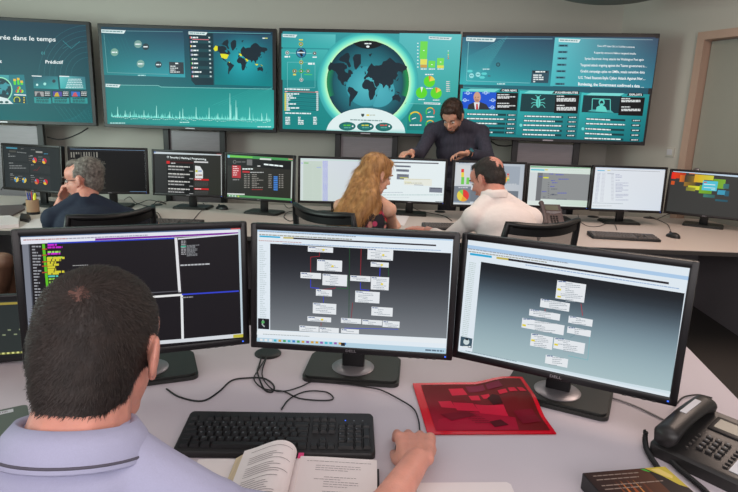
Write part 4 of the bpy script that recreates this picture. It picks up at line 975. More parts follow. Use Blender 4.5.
# ------------------------------------------------------------------ people
def basis(f, up=(0, 0, 1)):
    f = Vector(f).normalized(); r = f.cross(Vector(up)).normalized(); u = r.cross(f)
    return Matrix((r, f, u)).transposed()
def fuse(name, prims, m, voxel, parent=None, sm=4, origin=None, mats=None, paint=None):
    """one continuous surface grown from overlapping tapered limbs and ellipsoids"""
    mb = MB()
    for p in prims:
        if p[0] == 'c': mb.cap(*p[1:5])
        else: mb.ell(p[1], p[2], p[3] if len(p) > 3 else None)
    bmesh.ops.recalc_face_normals(mb.bm, faces=mb.bm.faces)
    me = bpy.data.meshes.new('tmp'); mb.bm.to_mesh(me); mb.bm.free()
    o = bpy.data.objects.new('tmp', me); C.objects.link(o)
    r = o.modifiers.new('r', 'REMESH'); r.mode = 'VOXEL'; r.voxel_size = voxel
    if sm: q = o.modifiers.new('s', 'SMOOTH'); q.factor = .5; q.iterations = sm
    dg = bpy.context.evaluated_depsgraph_get(); dg.update()
    me2 = bpy.data.meshes.new_from_object(o.evaluated_get(dg)); bpy.data.objects.remove(o); bpy.data.meshes.remove(me)
    me2.name = name; me2.materials.clear()
    for q in (mats or [m]): me2.materials.append(MT[q])
    if paint:
        me2.polygons.foreach_set('material_index', [paint(p.center) for p in me2.polygons])
    me2.shade_smooth()
    o = bpy.data.objects.new(name, me2); C.objects.link(o)
    if origin is not None: me2.transform(Matrix.Translation(-Vector(origin)))
    if parent: o.parent = parent
    else: o.location = origin if origin is not None else (0, 0, 0)
    return o
def head_prims(H, B, s=1.0, ear=True):
    P = lambda x, y, z: Vector(H)+B @ (Vector((x, y, z))*s)
    e = lambda x, y, z, a, b, c, rot=None: ('e', P(x, y, z), (a*s, b*s, c*s), (B @ rot) if rot else B)
    c = lambda a, b, ra, rb: ('c', P(*a), P(*b), ra*s, rb*s)
    L = [e(0, -.014, .035, .076, .096, .084), e(0, .028, -.03, .058, .066, .078), e(0, .05, .04, .060, .046, .05), e(0, .06, -.095, .026, .024, .020),
         e(0, .04, -.08, .046, .040, .030), e(.030, .066, -.028, .024, .020, .022), e(-.030, .066, -.028, .024, .020, .022),
         e(0, .086, .022, .046, .012, .009), c((0, .090, .012), (0, .112, -.026), .0075, .011), e(.010, .101, -.030, .009, .010, .007), e(-.010, .101, -.030, .009, .010, .007),
         e(0, .090, -.054, .024, .010, .006), e(0, .088, -.064, .021, .010, .0065)]
    if ear:
        for q in (-1, 1):
            rot = Matrix.Rotation(R(22*q), 3, 'Z') @ Matrix.Rotation(R(-12), 3, 'X')
            L += [e(q*.080, -.004, -.004, .0075, .020, .031, rot), e(q*.084, -.010, .006, .006, .016, .022, rot), e(q*.076, .006, -.028, .007, .010, .012, rot)]
    return L
def hand_prims(W, d, n, side, curl=(.35, .4, .3), s=1.0, spread=.10, thumb=.7):
    """W wrist, d towards the fingers, n out of the palm, side +1 when the thumb lies along d x n"""
    d = Vector(d).normalized(); n = Vector(n); n = (n-d*n.dot(d)).normalized(); t = -d.cross(n)*side
    W = Vector(W); L = []; kn = []
    lens = (.072, .080, .074, .058)
    for i, (off, ln) in enumerate(((.029, .088), (.010, .092), (-.010, .087), (-.028, .079))):
        K = W+t*off*s+d*ln*s-n*(.002*abs(i-1))*s; kn.append(K)
        L.append(('c', W+t*off*.62*s+d*.008, K, .0135*s, .0115*s))
    L.append(('e', W+d*.048*s+n*.004, (.038*s, .046*s, .013*s), Matrix((t, d, -n)).transposed()))
    for i, K in enumerate(kn):
        a = 0; p = K; dirv = (d+t*spread*(1.5-i)*.5).normalized()
        rr = (.0098, .0098, .0092, .0080)[i]
        for j, f in enumerate((.46, .30, .24)):
            a += curl[j]*(1+.08*i)
            v = (dirv*math.cos(a)+n*math.sin(a)).normalized(); q = p+v*lens[i]*f*s
            L.append(('c', p, q, rr*s*(1-.09*j), rr*s*(.92-.09*j))); p = q
    b = W+t*.022*s+d*.018*s+n*.008; v = (d*.62+t*thumb+n*.3).normalized(); m1 = b+v*.042*s
    v2 = (d*.85+t*thumb*.45+n*.25).normalized(); m2 = m1+v2*.032*s; v3 = (d*.95+t*.1+n*.3).normalized(); m3 = m2+v3*.026*s
    L += [('c', b, m1, .015*s, .012*s), ('c', m1, m2, .0115*s, .010*s), ('c', m2, m3, .010*s, .0085*s)]
    return L
def torso_prims(P, Cc, N, SL, SR, g=0, s=1.0, w=1.0, sex='m'):
    """pelvis, chest centre, neck base, shoulder joints; g grows every radius for clothing"""
    P, Cc, N, SL, SR = map(Vector, (P, Cc, N, SL, SR))
    ax = (SR-SL).normalized(); up = (Cc-P).normalized(); fw = up.cross(ax).normalized(); B = Matrix((ax, fw, ax.cross(fw))).transposed()
    at = lambda t: P+(Cc-P)*t
    L = [('e', at(.02), (.165*w+g, .115*w+g, .12+g), B), ('e', at(.32), (.142*w+g, .100*w+g, .13+g), B), ('e', at(.62), (.158*w+g, .108*w+g, .15+g), B), ('e', at(.84)-fw*.01, (.165*w+g, .100*w+g, .115+g), B),
         ('c', SL, SR, .052*w+g, .052*w+g), ('c', SL, N-ax*.03, .048+g, .040+g), ('c', SR, N+ax*.03, .048+g, .040+g)]
    if g: L.append(('c', at(.84), N-up*.022, .085+g*.5, .058+g*.6))
    if sex == 'f': L += [('e', at(.72)+fw*.075-ax*.07, (.05+g, .045+g, .05+g), B), ('e', at(.72)+fw*.075+ax*.07, (.05+g, .045+g, .05+g), B)]
    return L
def person(label, H, face, P, Cc, N, SL, SR, EL, WL, ER, WR, hl, hr, legs, skin='skin', voxel=.006, s=1.0, up=(0, 0, 1), w=1.0, sex='m', armr=1.0, cat='person', neck=.052):
    B = basis(face, up)
    o0 = Vector((P[0], P[1], 0))
    pr = head_prims(H, B, s)
    V = Vector
    pr += [('c', V(H)+B @ V((0, -.025, -.055)), V(N), neck*s, (neck+.008)*s)]
    pr += torso_prims(P, Cc, N, SL, SR, w=w, sex=sex)
    for S_, E_, W_q, hd_ in ((SL, EL, WL, hl), (SR, ER, WR, hr)):
        pr += [('c', S_, E_, .048*armr, .038*armr), ('c', E_, V(E_)+(V(W_q)-V(E_))*.35, .038*armr, .037*armr), ('c', V(E_)+(V(W_q)-V(E_))*.35, W_q, .037*armr, .026*armr)]
        pr += hand_prims(W_q, *hd_)
    for K, A, T in legs:
        side = 1 if legs.index((K, A, T)) else -1
        ax = (V(SR)-V(SL)); ax.z = 0; ax.normalize(); Hq = V(P)+ax*.09*side
        pr += [('c', Hq, K, .082, .056), ('c', K, V(K)+(V(A)-V(K))*.35, .056, .054), ('c', V(K)+(V(A)-V(K))*.35, A, .054, .036), ('c', V(A)+V((0, 0, -.03)), T, .036, .026)]
    o = fuse('person', pr, skin, voxel, origin=o0)
    tag(o, label, cat)
    o['_B'] = 1; del o['_B']
    return o, B, o0
def eyes(o, o0, H, B, s=1.0, half=False):
    for q in (-1, 1):
        mb = MB(); c_ = Vector(H)+B @ (Vector((q*.031, .0795, .002))*s)-o0
        mb.ell(c_, (.0125*s, .011*s, (.009 if not half else .006)*s), B); mb.mi = 1
        mb.ell(c_+B @ Vector((0, .0085*s, 0)), (.0055*s, .004*s, .0055*s), B)
        mb.build('eye', 'eyew', o, smooth='all', mats=['eyew', 'eyed'])
def brows(o, o0, H, B, m, s=1.0):
    for q in (-1, 1):
        mb = MB(); mb.ell(Vector(H)+B @ (Vector((q*.031, .092, .026))*s)-o0, (.019*s, .006*s, .0045*s), B); mb.build('eyebrow', m, o, smooth='all')
def mouth(o, o0, H, B, s=1.0):
    mb = MB(); mb.ell(Vector(H)+B @ (Vector((0, .0955, -.059))*s)-o0, (.021*s, .0055*s, .006*s), B); mb.build('lips', 'lip', o, smooth='all')
def sleeve(S_, E_, W_q, f, g, armr=1.0):
    """sleeve from the shoulder down to fraction f (0..1 upper arm, 1..2 forearm)"""
    S_, E_, W_q = map(Vector, (S_, E_, W_q)); L = [('e', S_, (.052+g,)*3)]
    if f <= 1: L.append(('c', S_, S_+(E_-S_)*f, .050*armr+g, (.050-.012*f)*armr+g))
    else: L += [('c', S_, E_, .050*armr+g, .038*armr+g), ('c', E_, E_+(W_q-E_)*(f-1), .040*armr+g, .030*armr+g)]
    return L
def strands(name, surf, m, parent, n, ln, wd, flow, seed=1, mask=None, lift=.35, off=.0):
    """short hairs standing on a surface, combed along flow(point, normal)"""
    me = surf.data; rs = np.random.default_rng(seed)
    ar = np.array([p.area for p in me.polygons]); ar = ar/ar.sum(); idx = rs.choice(len(ar), n, p=ar)
    vs = []; fs = []
    for i in idx:
        p = me.polygons[int(i)]; c_ = p.center.copy(); nn = p.normal.copy()
        c_ += Vector(rs.normal(0, .0025, 3)); c_ -= nn*(c_-p.center).dot(nn)
        if mask and rs.random() > mask(c_): continue
        f_ = flow(c_, nn); f_ = (f_-nn*f_.dot(nn)); f_ = f_.normalized() if f_.length > 1e-6 else nn.orthogonal()
        f_ = (f_+Vector(rs.normal(0, .22, 3))).normalized(); L = ln*rs.uniform(.6, 1.15)
        d1 = (f_+nn*lift).normalized(); d2 = (f_+nn*lift*.2).normalized()
        sd = f_.cross(nn).normalized()*wd
        a_ = c_+nn*off; b_ = a_+d1*L*.5; e_ = b_+d2*L*.5; k = len(vs)
        vs += [a_-sd, a_+sd, b_+sd*.8, b_-sd*.8, e_]; fs += [(k, k+1, k+2, k+3), (k+3, k+2, k+4)]
    me = bpy.data.meshes.new(name); me.from_pydata([tuple(v) for v in vs], [], fs); me.materials.append(MT[m])
    o = bpy.data.objects.new(name, me); C.objects.link(o); o.parent = parent; return o

# --- foreground man, back of the head and shoulders
V = Vector
H = V((-.386, .766, 1.124)); P = (-.42, .50, .585); Cc = (-.39, .67, .925); N = (-.390, .685, 1.025); SL = (-.566, .665, .905); SR = (-.214, .672, .908)
EL, WL, ER, WR = (-.66, .76, .785), (-.58, .93, .772), (.005, .790, .790), (.114, 1.028, .790)
face = (.04, .95, -.36)
o, B, o0 = person('person in a lilac polo shirt seen from behind at the front desk', H, face, P, Cc, N, SL, SR, EL, WL, ER, WR,
    ((.3, .95, .0), (0, 0, -1), 1), ((.03, .97, -.12), (0.05, 0, -1), -1, (.22, .38, .30), 1.18, .20, .22), [((-.54, .94, .52), (-.55, .92, .09), (-.56, 1.06, .03)), ((-.28, .95, .52), (-.27, .94, .09), (-.26, 1.08, .03))],
    skin='skinr', voxel=.0042, s=1.0, armr=1.0, neck=.060)
pg = torso_prims(P, Cc, V(N)+V((0, 0, -.018)), SL, SR, g=.018)
pg += [('c', V(SL)+V((0, 0, .012)), V(N)+V((-.03, 0, -.02)), .062, .056), ('c', V(SR)+V((0, 0, .012)), V(N)+V((.03, 0, -.02)), .062, .056), ('e', V(N)+V((0, -.035, -.035)), (.10, .06, .05))]
pg += sleeve(SL, EL, WL, .8, .014)+sleeve(SR, ER, WR, .8, .014)
pg[-7:] = pg[-7:]
shirt = fuse('polo_shirt', pg, 'polo', .006, o, 6, o0)
# collar: a folded band round the neck with a dark stripe near its edge
def collar(o, o0, N, nrm, r0, r1, h, m, trim=None, front=(0, 1, 0)):
    nrm = V(nrm).normalized(); fx = V(front); fx = (fx-nrm*fx.dot(nrm)).normalized(); sx = fx.cross(nrm)
    def pt(a, r, z): return V(N)+(sx*math.cos(a)*r+fx*math.sin(a)*r*.86)+nrm*z-o0
    prof = [(r0-.003, h*.30), (r0, h), (r0+.010, h*1.08), ((r0+r1)/2+.006, h*.72), (r1, h*.16), (r1-.001, h*.12), (r1-.008, h*.14), ((r0+r1)/2-.004, h*.55), (r0+.003, h*.85)]
    K = 48; a0, a1 = R(118), R(422)
    mb = MB(); g = []
    for k in range(K+1):
        a = a0+(a1-a0)*k/K; g.append([mb.bm.verts.new(pt(a, r, z-.012*abs(math.sin(a)) if False else z)) for r, z in prof])
    for k in range(K):
        for j in range(len(prof)-1): mb.bm.faces.new((g[k][j], g[k+1][j], g[k+1][j+1], g[k][j+1]))
    c_ = mb.build('collar', m, o, smooth='all')
    if trim:
        mb = MB(); mb.tube([pt(a0+(a1-a0)*k/K, r1-.0035, h*.27) for k in range(K+1)], .0024, 6); mb.build('collar_stripe', trim, c_, smooth='all')
    return c_
collar(o, o0, V(N)+V((0, -.006, -.022)), (.0, .30, .95), .068, .104, .050, 'polo', 'polotrim')
# close-cropped hair: a cap over the skull with short hairs combed out of the crown
hp = lambda x, y, z, a, b, c: ('e', H+B @ V((x, y, z)), (a, b, c), B)
crown = H+B @ V((.010, -.092, .074))-o0
cap_ = fuse('hair', [hp(0, -.018, .040, .0775, .097, .083), hp(0, -.032, .012, .076, .083, .075), hp(0, -.040, -.012, .072, .072, .066), hp(0, -.044, -.040, .066, .062, .055), hp(0, -.050, -.066, .056, .048, .042), hp(.058, .006, .012, .020, .022, .034), hp(-.058, .006, .012, .020, .022, .034)], 'fg_hair', .004, o, 8, o0,
    mats=['fg_hair', 'scalp'], paint=lambda c: 1 if (c-o0-crown).length < .016+.002*math.sin(c.x*300+c.y*500) else 0)
def flow(p, n): return (p-crown)+ (p-crown).cross(n)*.5
def mask(p):
    d = (p-crown).length
    return .5+.5*min(1, (d/.028)**1.5)
strands('short_hairs', cap_, 'fg_hair', cap_, 34000, .0095, .00042, flow, mask=mask, lift=.45)
rim = [(-.10+.0, 0)]

# trousers and shoes for anyone seated
def trousers(o, o0, P, legs, SL, SR, m='trous', g=.012):
    ax = (V(SR)-V(SL)); ax.z = 0; ax.normalize(); L = [('e', V(P), (.170, .112, .11))]
    for i, (K, A, T) in enumerate(legs):
        Hq = V(P)+ax*.09*(1 if i else -1); L += [('c', Hq, K, .086+g, .062+g), ('c', K, V(A), .062+g, .046+g)]
    fuse('trousers', L, m, .011, o, 5, o0)
    for (K, A, T) in legs:
        mb = MB(); mb.cap(V(A)-o0+V((0, 0, -.045)), V(T)-o0+V((0, 0, .008)), .040, .034); mb.build('shoe', 'black', o, smooth='all')
fl_ = [((-.54, .94, .52), (-.55, .92, .09), (-.56, 1.06, .03)), ((-.28, .95, .52), (-.27, .94, .09), (-.26, 1.08, .03))]
trousers(o, o0, P, fl_, SL, SR)

# --- grey-haired man in navy, seen from behind left, chin on hand
H = V((-1.665, 3.25, 1.072)); P = (-1.52, 3.0, .57); Cc = (-1.60, 3.16, .865); N = (-1.63, 3.18, .955); SL = (-1.775, 3.10, .865); SR = (-1.43, 3.25, .855)
EL, WL, ER, WR = (-1.93, 3.34, .775), (-1.855, 3.35, .945), (-1.34, 3.42, .775), (-1.52, 3.58, .765)
face = (-.99, -.02, -.12)
lg = [((-1.78, 3.38, .52), (-1.80, 3.40, .09), (-1.86, 3.50, .03)), ((-1.58, 3.42, .52), (-1.55, 3.44, .09), (-1.60, 3.56, .03))]
o, B, o0 = person('grey-haired person with glasses and navy shirt, chin on hand, at the rear desk', H, face, P, Cc, N, SL, SR, EL, WL, ER, WR,
    ((.45, -.15, .75), (.5, -.2, -.4), 1, (.9, 1.0, .7)), ((-.8, .6, 0), (0, 0, -1), -1), lg, skin='skinr', voxel=.0065, s=1.02)
fuse('navy_shirt', torso_prims(P, Cc, N, SL, SR, g=.016)+sleeve(SL, EL, WL, .85, .014)+sleeve(SR, ER, WR, .85, .014), 'navy', .009, o, 5, o0)
def hairset(o, o0, H, B, parts, m, s, n=2500, ln=.018, vox=.006, name='hair', wd=.0008, mats=None, bald=0):
    bc = H+B @ (V((.005, -.092, .074))*s)
    c_ = fuse(name, [('e', H+B @ (V(p[:3])*s), tuple(q*s for q in p[3:]), B) for p in parts], m, vox, o, 2, o0, mats=mats, paint=(lambda q: 1 if (q-bc).length < bald*(1+.12*math.sin(q.x*190)+.1*math.sin(q.y*230)) else 0) if bald else None)
    cr_ = H+B @ (V((.0, -.06, .115))*s)-o0
    if n: strands('loose_hairs', c_, m, c_, n, ln, wd, lambda p, q: (p-cr_), lift=.3, mask=(lambda q: min(1, ((q+o0-bc).length/bald)**3) if (q+o0-bc).length < bald*1.1 else 1) if bald else None)
    return c_
hairset(o, o0, H, B, [(0, -.036, .050, .080, .086, .080), (0, -.052, .0, .070, .056, .072), (0, -.058, -.035, .056, .040, .045), (0, .034, .094, .052, .040, .026), (.068, .002, .035, .012, .020, .032), (-.068, .002, .035, .012, .020, .032)], 'grey_hair', 1.02)
eyes(o, o0, H, B, 1.02); brows(o, o0, H, B, 'grey_hair', 1.02); mouth(o, o0, H, B, 1.02)
trousers(o, o0, P, lg, SL, SR)
gm = MB()
for q in (-1, 1):
    ring_ = [H+B @ V((q*.033+.022*math.cos(a), .102, .0+.015*math.sin(a)))-o0 for a in [2*math.pi*k/16 for k in range(16)]]
    gm.tube(ring_, .0016, 6, closed=True)
    gm.tube([H+B @ V((q*.055, .101, .006))-o0, H+B @ V((q*.082, .06, .008))-o0, H+B @ V((q*.086, -.004, .008))-o0], .0017, 6)
gm.tube([H+B @ V((-.011, .102, .004))-o0, H+B @ V((.011, .102, .004))-o0], .0016, 6); gm.build('glasses', 'black', o, smooth='all')

# --- blond woman in a flowered top
H = V((.028, 3.35, 1.150)); P = (-.06, 3.13, .57); Cc = (-.03, 3.27, .945); N = (-.01, 3.28, 1.02); SL = (-.175, 3.34, .955); SR = (.105, 3.20, .965)
EL, WL, ER, WR = (-.16, 3.55, .775), (-.02, 3.72, .765), (.145, 3.42, .785), (.165, 3.65, .785)
face = (.80, .50, -.32)
lg = [((-.02, 3.48, .52), (-.02, 3.50, .09), (.03, 3.61, .03)), ((.16, 3.42, .52), (.20, 3.44, .09), (.24, 3.55, .03))]
o, B, o0 = person('person with long blond hair in a sleeveless flowered top at the rear desk', H, face, P, Cc, N, SL, SR, EL, WL, ER, WR,
    ((.5, .8, 0), (0, 0, -1), 1), ((.25, .95, .1), (-.6, .1, -.4), -1, (.25, .3, .3)), lg, skin='skinf', voxel=.006, s=.95, w=.86, sex='f', armr=.88, neck=.044)
def flowers():
    m = mat('flowered_cloth', (34, 30, 40), .8); nt = m.node_tree; b = nt.nodes['Principled BSDF']
    tc = nt.nodes.new('ShaderNodeTexCoord'); v1 = nt.nodes.new('ShaderNodeTexVoronoi'); v1.inputs['Scale'].default_value = 24
    nt.links.new(tc.outputs['Object'], v1.inputs['Vector'])
    r1 = nt.nodes.new('ShaderNodeValToRGB'); nt.links.new(v1.outputs['Distance'], r1.inputs[0])
    r1.color_ramp.elements[0].position = .30; r1.color_ramp.elements[0].color = (1, 1, 1, 1); r1.color_ramp.elements[1].position = .42; r1.color_ramp.elements[1].color = (0, 0, 0, 1)
    r2 = nt.nodes.new('ShaderNodeValToRGB'); sep = nt.nodes.new('ShaderNodeSeparateColor'); nt.links.new(v1.outputs['Color'], sep.inputs[0]); nt.links.new(sep.outputs[0], r2.inputs[0])
    e = r2.color_ramp; e.interpolation = 'CONSTANT'; e.elements[0].color = (*lin((206, 70, 110)), 1); e.elements[1].position = .35; e.elements[1].color = (*lin((224, 150, 140)), 1)
    q = e.elements.new(.6); q.color = (*lin((190, 60, 60)), 1); q = e.elements.new(.8); q.color = (*lin((90, 110, 80)), 1)
    mx = nt.nodes.new('ShaderNodeMix'); mx.data_type = 'RGBA'; nt.links.new(r1.outputs[0], mx.inputs[0]); mx.inputs[6].default_value = (*lin((34, 30, 40)), 1); nt.links.new(r2.outputs[0], mx.inputs[7])
    nt.links.new(mx.outputs[2], b.inputs['Base Color']); return m
MT['flowers'] = flowers()
ax = (V(SR)-V(SL)).normalized()
tq = torso_prims(P, Cc, N, SL, SR, g=.011, w=.86, sex='f'); tp = tq[:4]+tq[8:]
tp += [('c', V(SL)+ax*.055, V(N)-ax*.05+V((0, 0, -.012)), .050, .040), ('c', V(SR)-ax*.055, V(N)+ax*.05+V((0, 0, -.012)), .050, .040), ('c', V(SL)+ax*.055, V(SR)-ax*.055, .060, .060)]
fuse('flowered_top', tp, 'flowers', .008, o, 4, o0)
hb = [('e', H+B @ V((0, -.018, .045)), (.082, .100, .084), B), ('e', H+B @ V((0, -.05, -.01)), (.078, .070, .085), B), ('e', H+B @ V((-.058, .022, .02)), (.022, .042, .055), B), ('e', H+B @ V((.058, .018, .03)), (.022, .036, .045), B), ('e', H+B @ V((0, .045, .088)), (.058, .040, .026), B)]
q0 = H+B @ V((0, -.06, -.02))
for (dx, dy, dz, r0_, r1_) in ((-.03, -.10, -.16, .07, .062),):
    pass
pth = [q0, V((-.055, 3.20, 1.03)), V((-.115, 3.15, .93)), V((-.165, 3.14, .84)), V((-.175, 3.14, .76))]
rad = [.078, .072, .068, .060, .03]
for i in range(4):
    for wv in (-.055, 0, .055):
        dv = V((1, -.45, 0)).normalized()*wv*(1 if i else .5); dv2 = V((1, -.45, 0)).normalized()*wv*1.0
        hb.append(('c', pth[i]+dv, pth[i+1]+dv2, rad[i]*.72, rad[i+1]*.72))
hb.append(('c', H+B @ V((.05, -.05, -.03)), V((.035, 3.185, .985)), .036, .034)); hb.append(('c', V((.035, 3.185, .985)), V((.01, 3.15, .84)), .034, .022))
hw = fuse('long_hair', hb, 'blond_hair', .007, o, 4, o0)
strands('loose_hairs', hw, 'blond_hair', hw, 5000, .055, .0011, lambda p, n: V((-.35, -.1, -1)) if p.z < 1.16 else (p-(H+B @ V((0, -.02, .12))-o0)), lift=.12)
eyes(o, o0, H, B, .95, True); brows(o, o0, H, B, 'blond_hair', .95); mouth(o, o0, H, B, .95)
trousers(o, o0, P, lg, SL, SR, g=.0)

# --- balding man in a white shirt, back to the viewer
H = V((.700, 3.395, 1.140)); P = (.84, 3.08, .57); Cc = (.775, 3.25, .945); N = (.733, 3.29, 1.035); SL = (.600, 3.20, .930); SR = (.955, 3.31, .920)
EL, WL, ER, WR = (.465, 3.32, .775), (.375, 3.58, .780), (1.04, 3.50, .785), (.93, 3.70, .775)
face = (-.62, .62, -.42)
lg = [((.66, 3.46, .52), (.62, 3.48, .09), (.58, 3.60, .03)), ((.88, 3.52, .52), (.90, 3.54, .09), (.88, 3.66, .03))]
o, B, o0 = person('person with thinning dark hair in a white shirt reaching over the rear desk', H, face, P, Cc, N, SL, SR, EL, WL, ER, WR,
    ((-.85, .5, .0), (0.1, 0, -1), 1, (.12, .15, .15)), ((-.6, .8, 0), (0, 0, -1), -1), lg, skin='skinr', voxel=.006, s=1.04, w=1.0, armr=1.0, neck=.060)
fuse('white_shirt', torso_prims(P, Cc, N, SL, SR, g=.022, w=1.02)+sleeve(SL, EL, WL, 1.6, .012, .95)+sleeve(SR, ER, WR, 1.6, .012, .95), 'white', .009, o, 6, o0)
collar(o, o0, V(N)+V((-.004, -.002, -.002)), (-.10, .20, .96), .068, .088, .048, 'white', None, front=(-.45, .9, 0))
hairset(o, o0, H, B, [(0, -.024, .044, .079, .092, .081), (0, -.050, .0, .072, .060, .072), (0, -.056, -.038, .056, .044, .04), (.064, .004, .03, .014, .024, .045), (-.064, .004, .03, .014, .024, .045), (0, .040, .090, .048, .030, .024)], 'dark_hair', 1.04, 1800, mats=['dark_hair', 'skinr'], bald=.047)
eyes(o, o0, H, B, 1.04, True); brows(o, o0, H, B, 'dark_hair', 1.04); mouth(o, o0, H, B, 1.04)
trousers(o, o0, P, lg, SL, SR)

# --- standing man leaning over the monitors from behind
H = V((.655, 4.79, 1.515)); P = (.79, 5.06, .93); Cc = (.725, 4.97, 1.385); N = (.70, 4.91, 1.455); SL = (.935, 4.97, 1.385); SR = (.515, 4.95, 1.385)
EL, WL, ER, WR = (.975, 4.78, 1.185), (.775, 4.63, 1.228), (.385, 4.80, 1.175), (.315, 4.575, 1.222)
face = (-.34, -.68, -.58)
lg = [((.90, 5.02, .50), (.90, 5.06, .09), (.90, 4.94, .03)), ((.68, 5.00, .50), (.68, 5.06, .09), (.66, 4.94, .03))]
o, B, o0 = person('person with dark hair and beard in a dark shirt leaning over the monitors from behind', H, face, P, Cc, N, SL, SR, EL, WL, ER, WR,
    ((-.93, -.25, -.12), (-.1, -.35, -1), 1, (.28, .5, .4)), ((-.55, -.65, -.1), (0, 0, -1), -1, (.2, .3, .3)), lg, skin='skin', voxel=.006, s=1.04, w=1.05, armr=1.05)
fuse('dark_shirt', torso_prims(P, Cc, N, SL, SR, g=.022, w=1.08)+sleeve(SL, EL, WL, 1.72, .014, 1.1)+sleeve(SR, ER, WR, 1.8, .014, 1.1), 'dshirt', .009, o, 5, o0)
collar(o, o0, V(N)+V((0, .01, -.02)), (-.05, -.40, .9), .062, .084, .040, 'dshirt', None, front=(0, -1, 0))
hairset(o, o0, H, B, [(0, -.020, .056, .086, .100, .086), (0, -.050, .0, .080, .066, .075), (0, -.055, -.035, .060, .046, .045), (.068, .020, .035, .018, .030, .046), (-.068, .020, .035, .018, .030, .046), (0, .056, .098, .060, .036, .028)], 'brown_hair', 1.04, 3500, .026)
bd = [('e', H+B @ V((0, .060, -.100)), (.032, .032, .024), B), ('e', H+B @ V((.034, .040, -.082)), (.022, .034, .024), B), ('e', H+B @ V((-.034, .040, -.082)), (.022, .034, .024), B), ('e', H+B @ V((0, .098, -.044)), (.026, .008, .005), B)]
fuse('beard', bd, 'brown_hair', .005, o, 2, o0)
eyes(o, o0, H, B, 1.04, True); brows(o, o0, H, B, 'dark_hair', 1.04); mouth(o, o0, H, B, 1.04)
ax = (V(SR)-V(SL)); L_ = [('e', V(P), (.175, .13, .13))]
for i, (K, A, T) in enumerate(lg):
    Hq = V(P)+ax.normalized()*.09*(1 if i else -1); L_ += [('c', Hq, K, .10, .075), ('c', K, A, .075, .062)]
fuse('trousers', L_, 'trous', .012, o, 4, o0)
for (K, A, T) in lg:
    mb = MB(); mb.cap(V(A)-o0+V((0, 0, -.045)), V(T)-o0+V((0, 0, .008)), .040, .034); mb.build('shoe', 'black', o, smooth='all')
wd_ = (V(WL)-V(EL)).normalized(); wc = V(WL)-wd_*.012-o0
mb = MB(); mb.lathe([(.030, -.011), (.034, -.010), (.034, .010), (.030, .011)], 24, mtx=Matrix.Translation(wc) @ wd_.to_track_quat('Z', 'Y').to_matrix().to_4x4()); wt = mb.build('wristwatch', 'black2', o, smooth=50)
nz = V((0, -.75, .66)); nz = (nz-wd_*nz.dot(wd_)).normalized()
mb = MB(); mb.cyl(wc+nz*.036, .020, .010, axis=nz); mb.build('watch_case', 'chrome', wt, smooth=40)
d_ = V((-.93, -.25, -.12)).normalized()
mb = MB(); mb.lathe([(.0105, -.003), (.0120, -.002), (.0120, .002), (.0105, .003)], 16, mtx=Matrix.Translation(V(WL)+d_*.108-V((0, 0, .006))-o0) @ d_.to_track_quat('Z', 'Y').to_matrix().to_4x4()); mb.build('finger_ring', 'silver', o, smooth='all')

# --- person at the left edge of whom only the bare legs reach into the frame
H = V((-2.66, 3.10, 1.20)); P = (-2.68, 3.10, .57); Cc = (-2.72, 3.10, .95); N = (-2.71, 3.10, 1.04); SL = (-2.72, 3.25, .96); SR = (-2.72, 2.95, .96)
EL, WL, ER, WR = (-2.70, 3.30, .72), (-2.62, 3.42, .775), (-2.68, 2.92, .72), (-2.52, 2.98, .66)
lg = [((-2.14, 3.22, .54), (-2.22, 3.26, .12), (-2.10, 3.27, .04)), ((-2.07, 3.08, .61), (-2.25, 3.22, .25), (-2.14, 3.27, .17))]
o, B, o0 = person('person with bare crossed legs seated at the left edge of the photo', H, (.9, .3, -.1), P, Cc, N, SL, SR, EL, WL, ER, WR,
    ((.5, .8, 0), (0, 0, -1), 1), ((.9, .1, -.1), (0, 0, -1), -1), lg, skin='skinb', voxel=.0085, s=.97, w=.9, sex='f', armr=.9)
fuse('dress', torso_prims(P, Cc, N, SL, SR, g=.014, w=.9, sex='f')+sleeve(SL, EL, WL, .5, .01, .9)+sleeve(SR, ER, WR, .5, .01, .9)+[('c', V(P)+V((0, .08, 0)), V(P)+V((.30, .12, .01)), .10, .088), ('c', V(P)+V((0, -.08, 0)), V(P)+V((.26, -.03, .02)), .10, .088)], 'trous', .011, o, 5, o0)
hairset(o, o0, H, B, [(0, -.02, .05, .084, .10, .086), (0, -.055, -.03, .078, .066, .11), (0, .05, .095, .056, .036, .024)], 'dark_hair', .97, 0)
eyes(o, o0, H, B, .97); brows(o, o0, H, B, 'dark_hair', .97); mouth(o, o0, H, B, .97)
for (K, A, T) in lg:
    mb = MB(); mb.cap(V(A)-o0+V((0, 0, -.035)), V(T)-o0, .036, .030); mb.build('shoe', 'black', o, smooth='all')

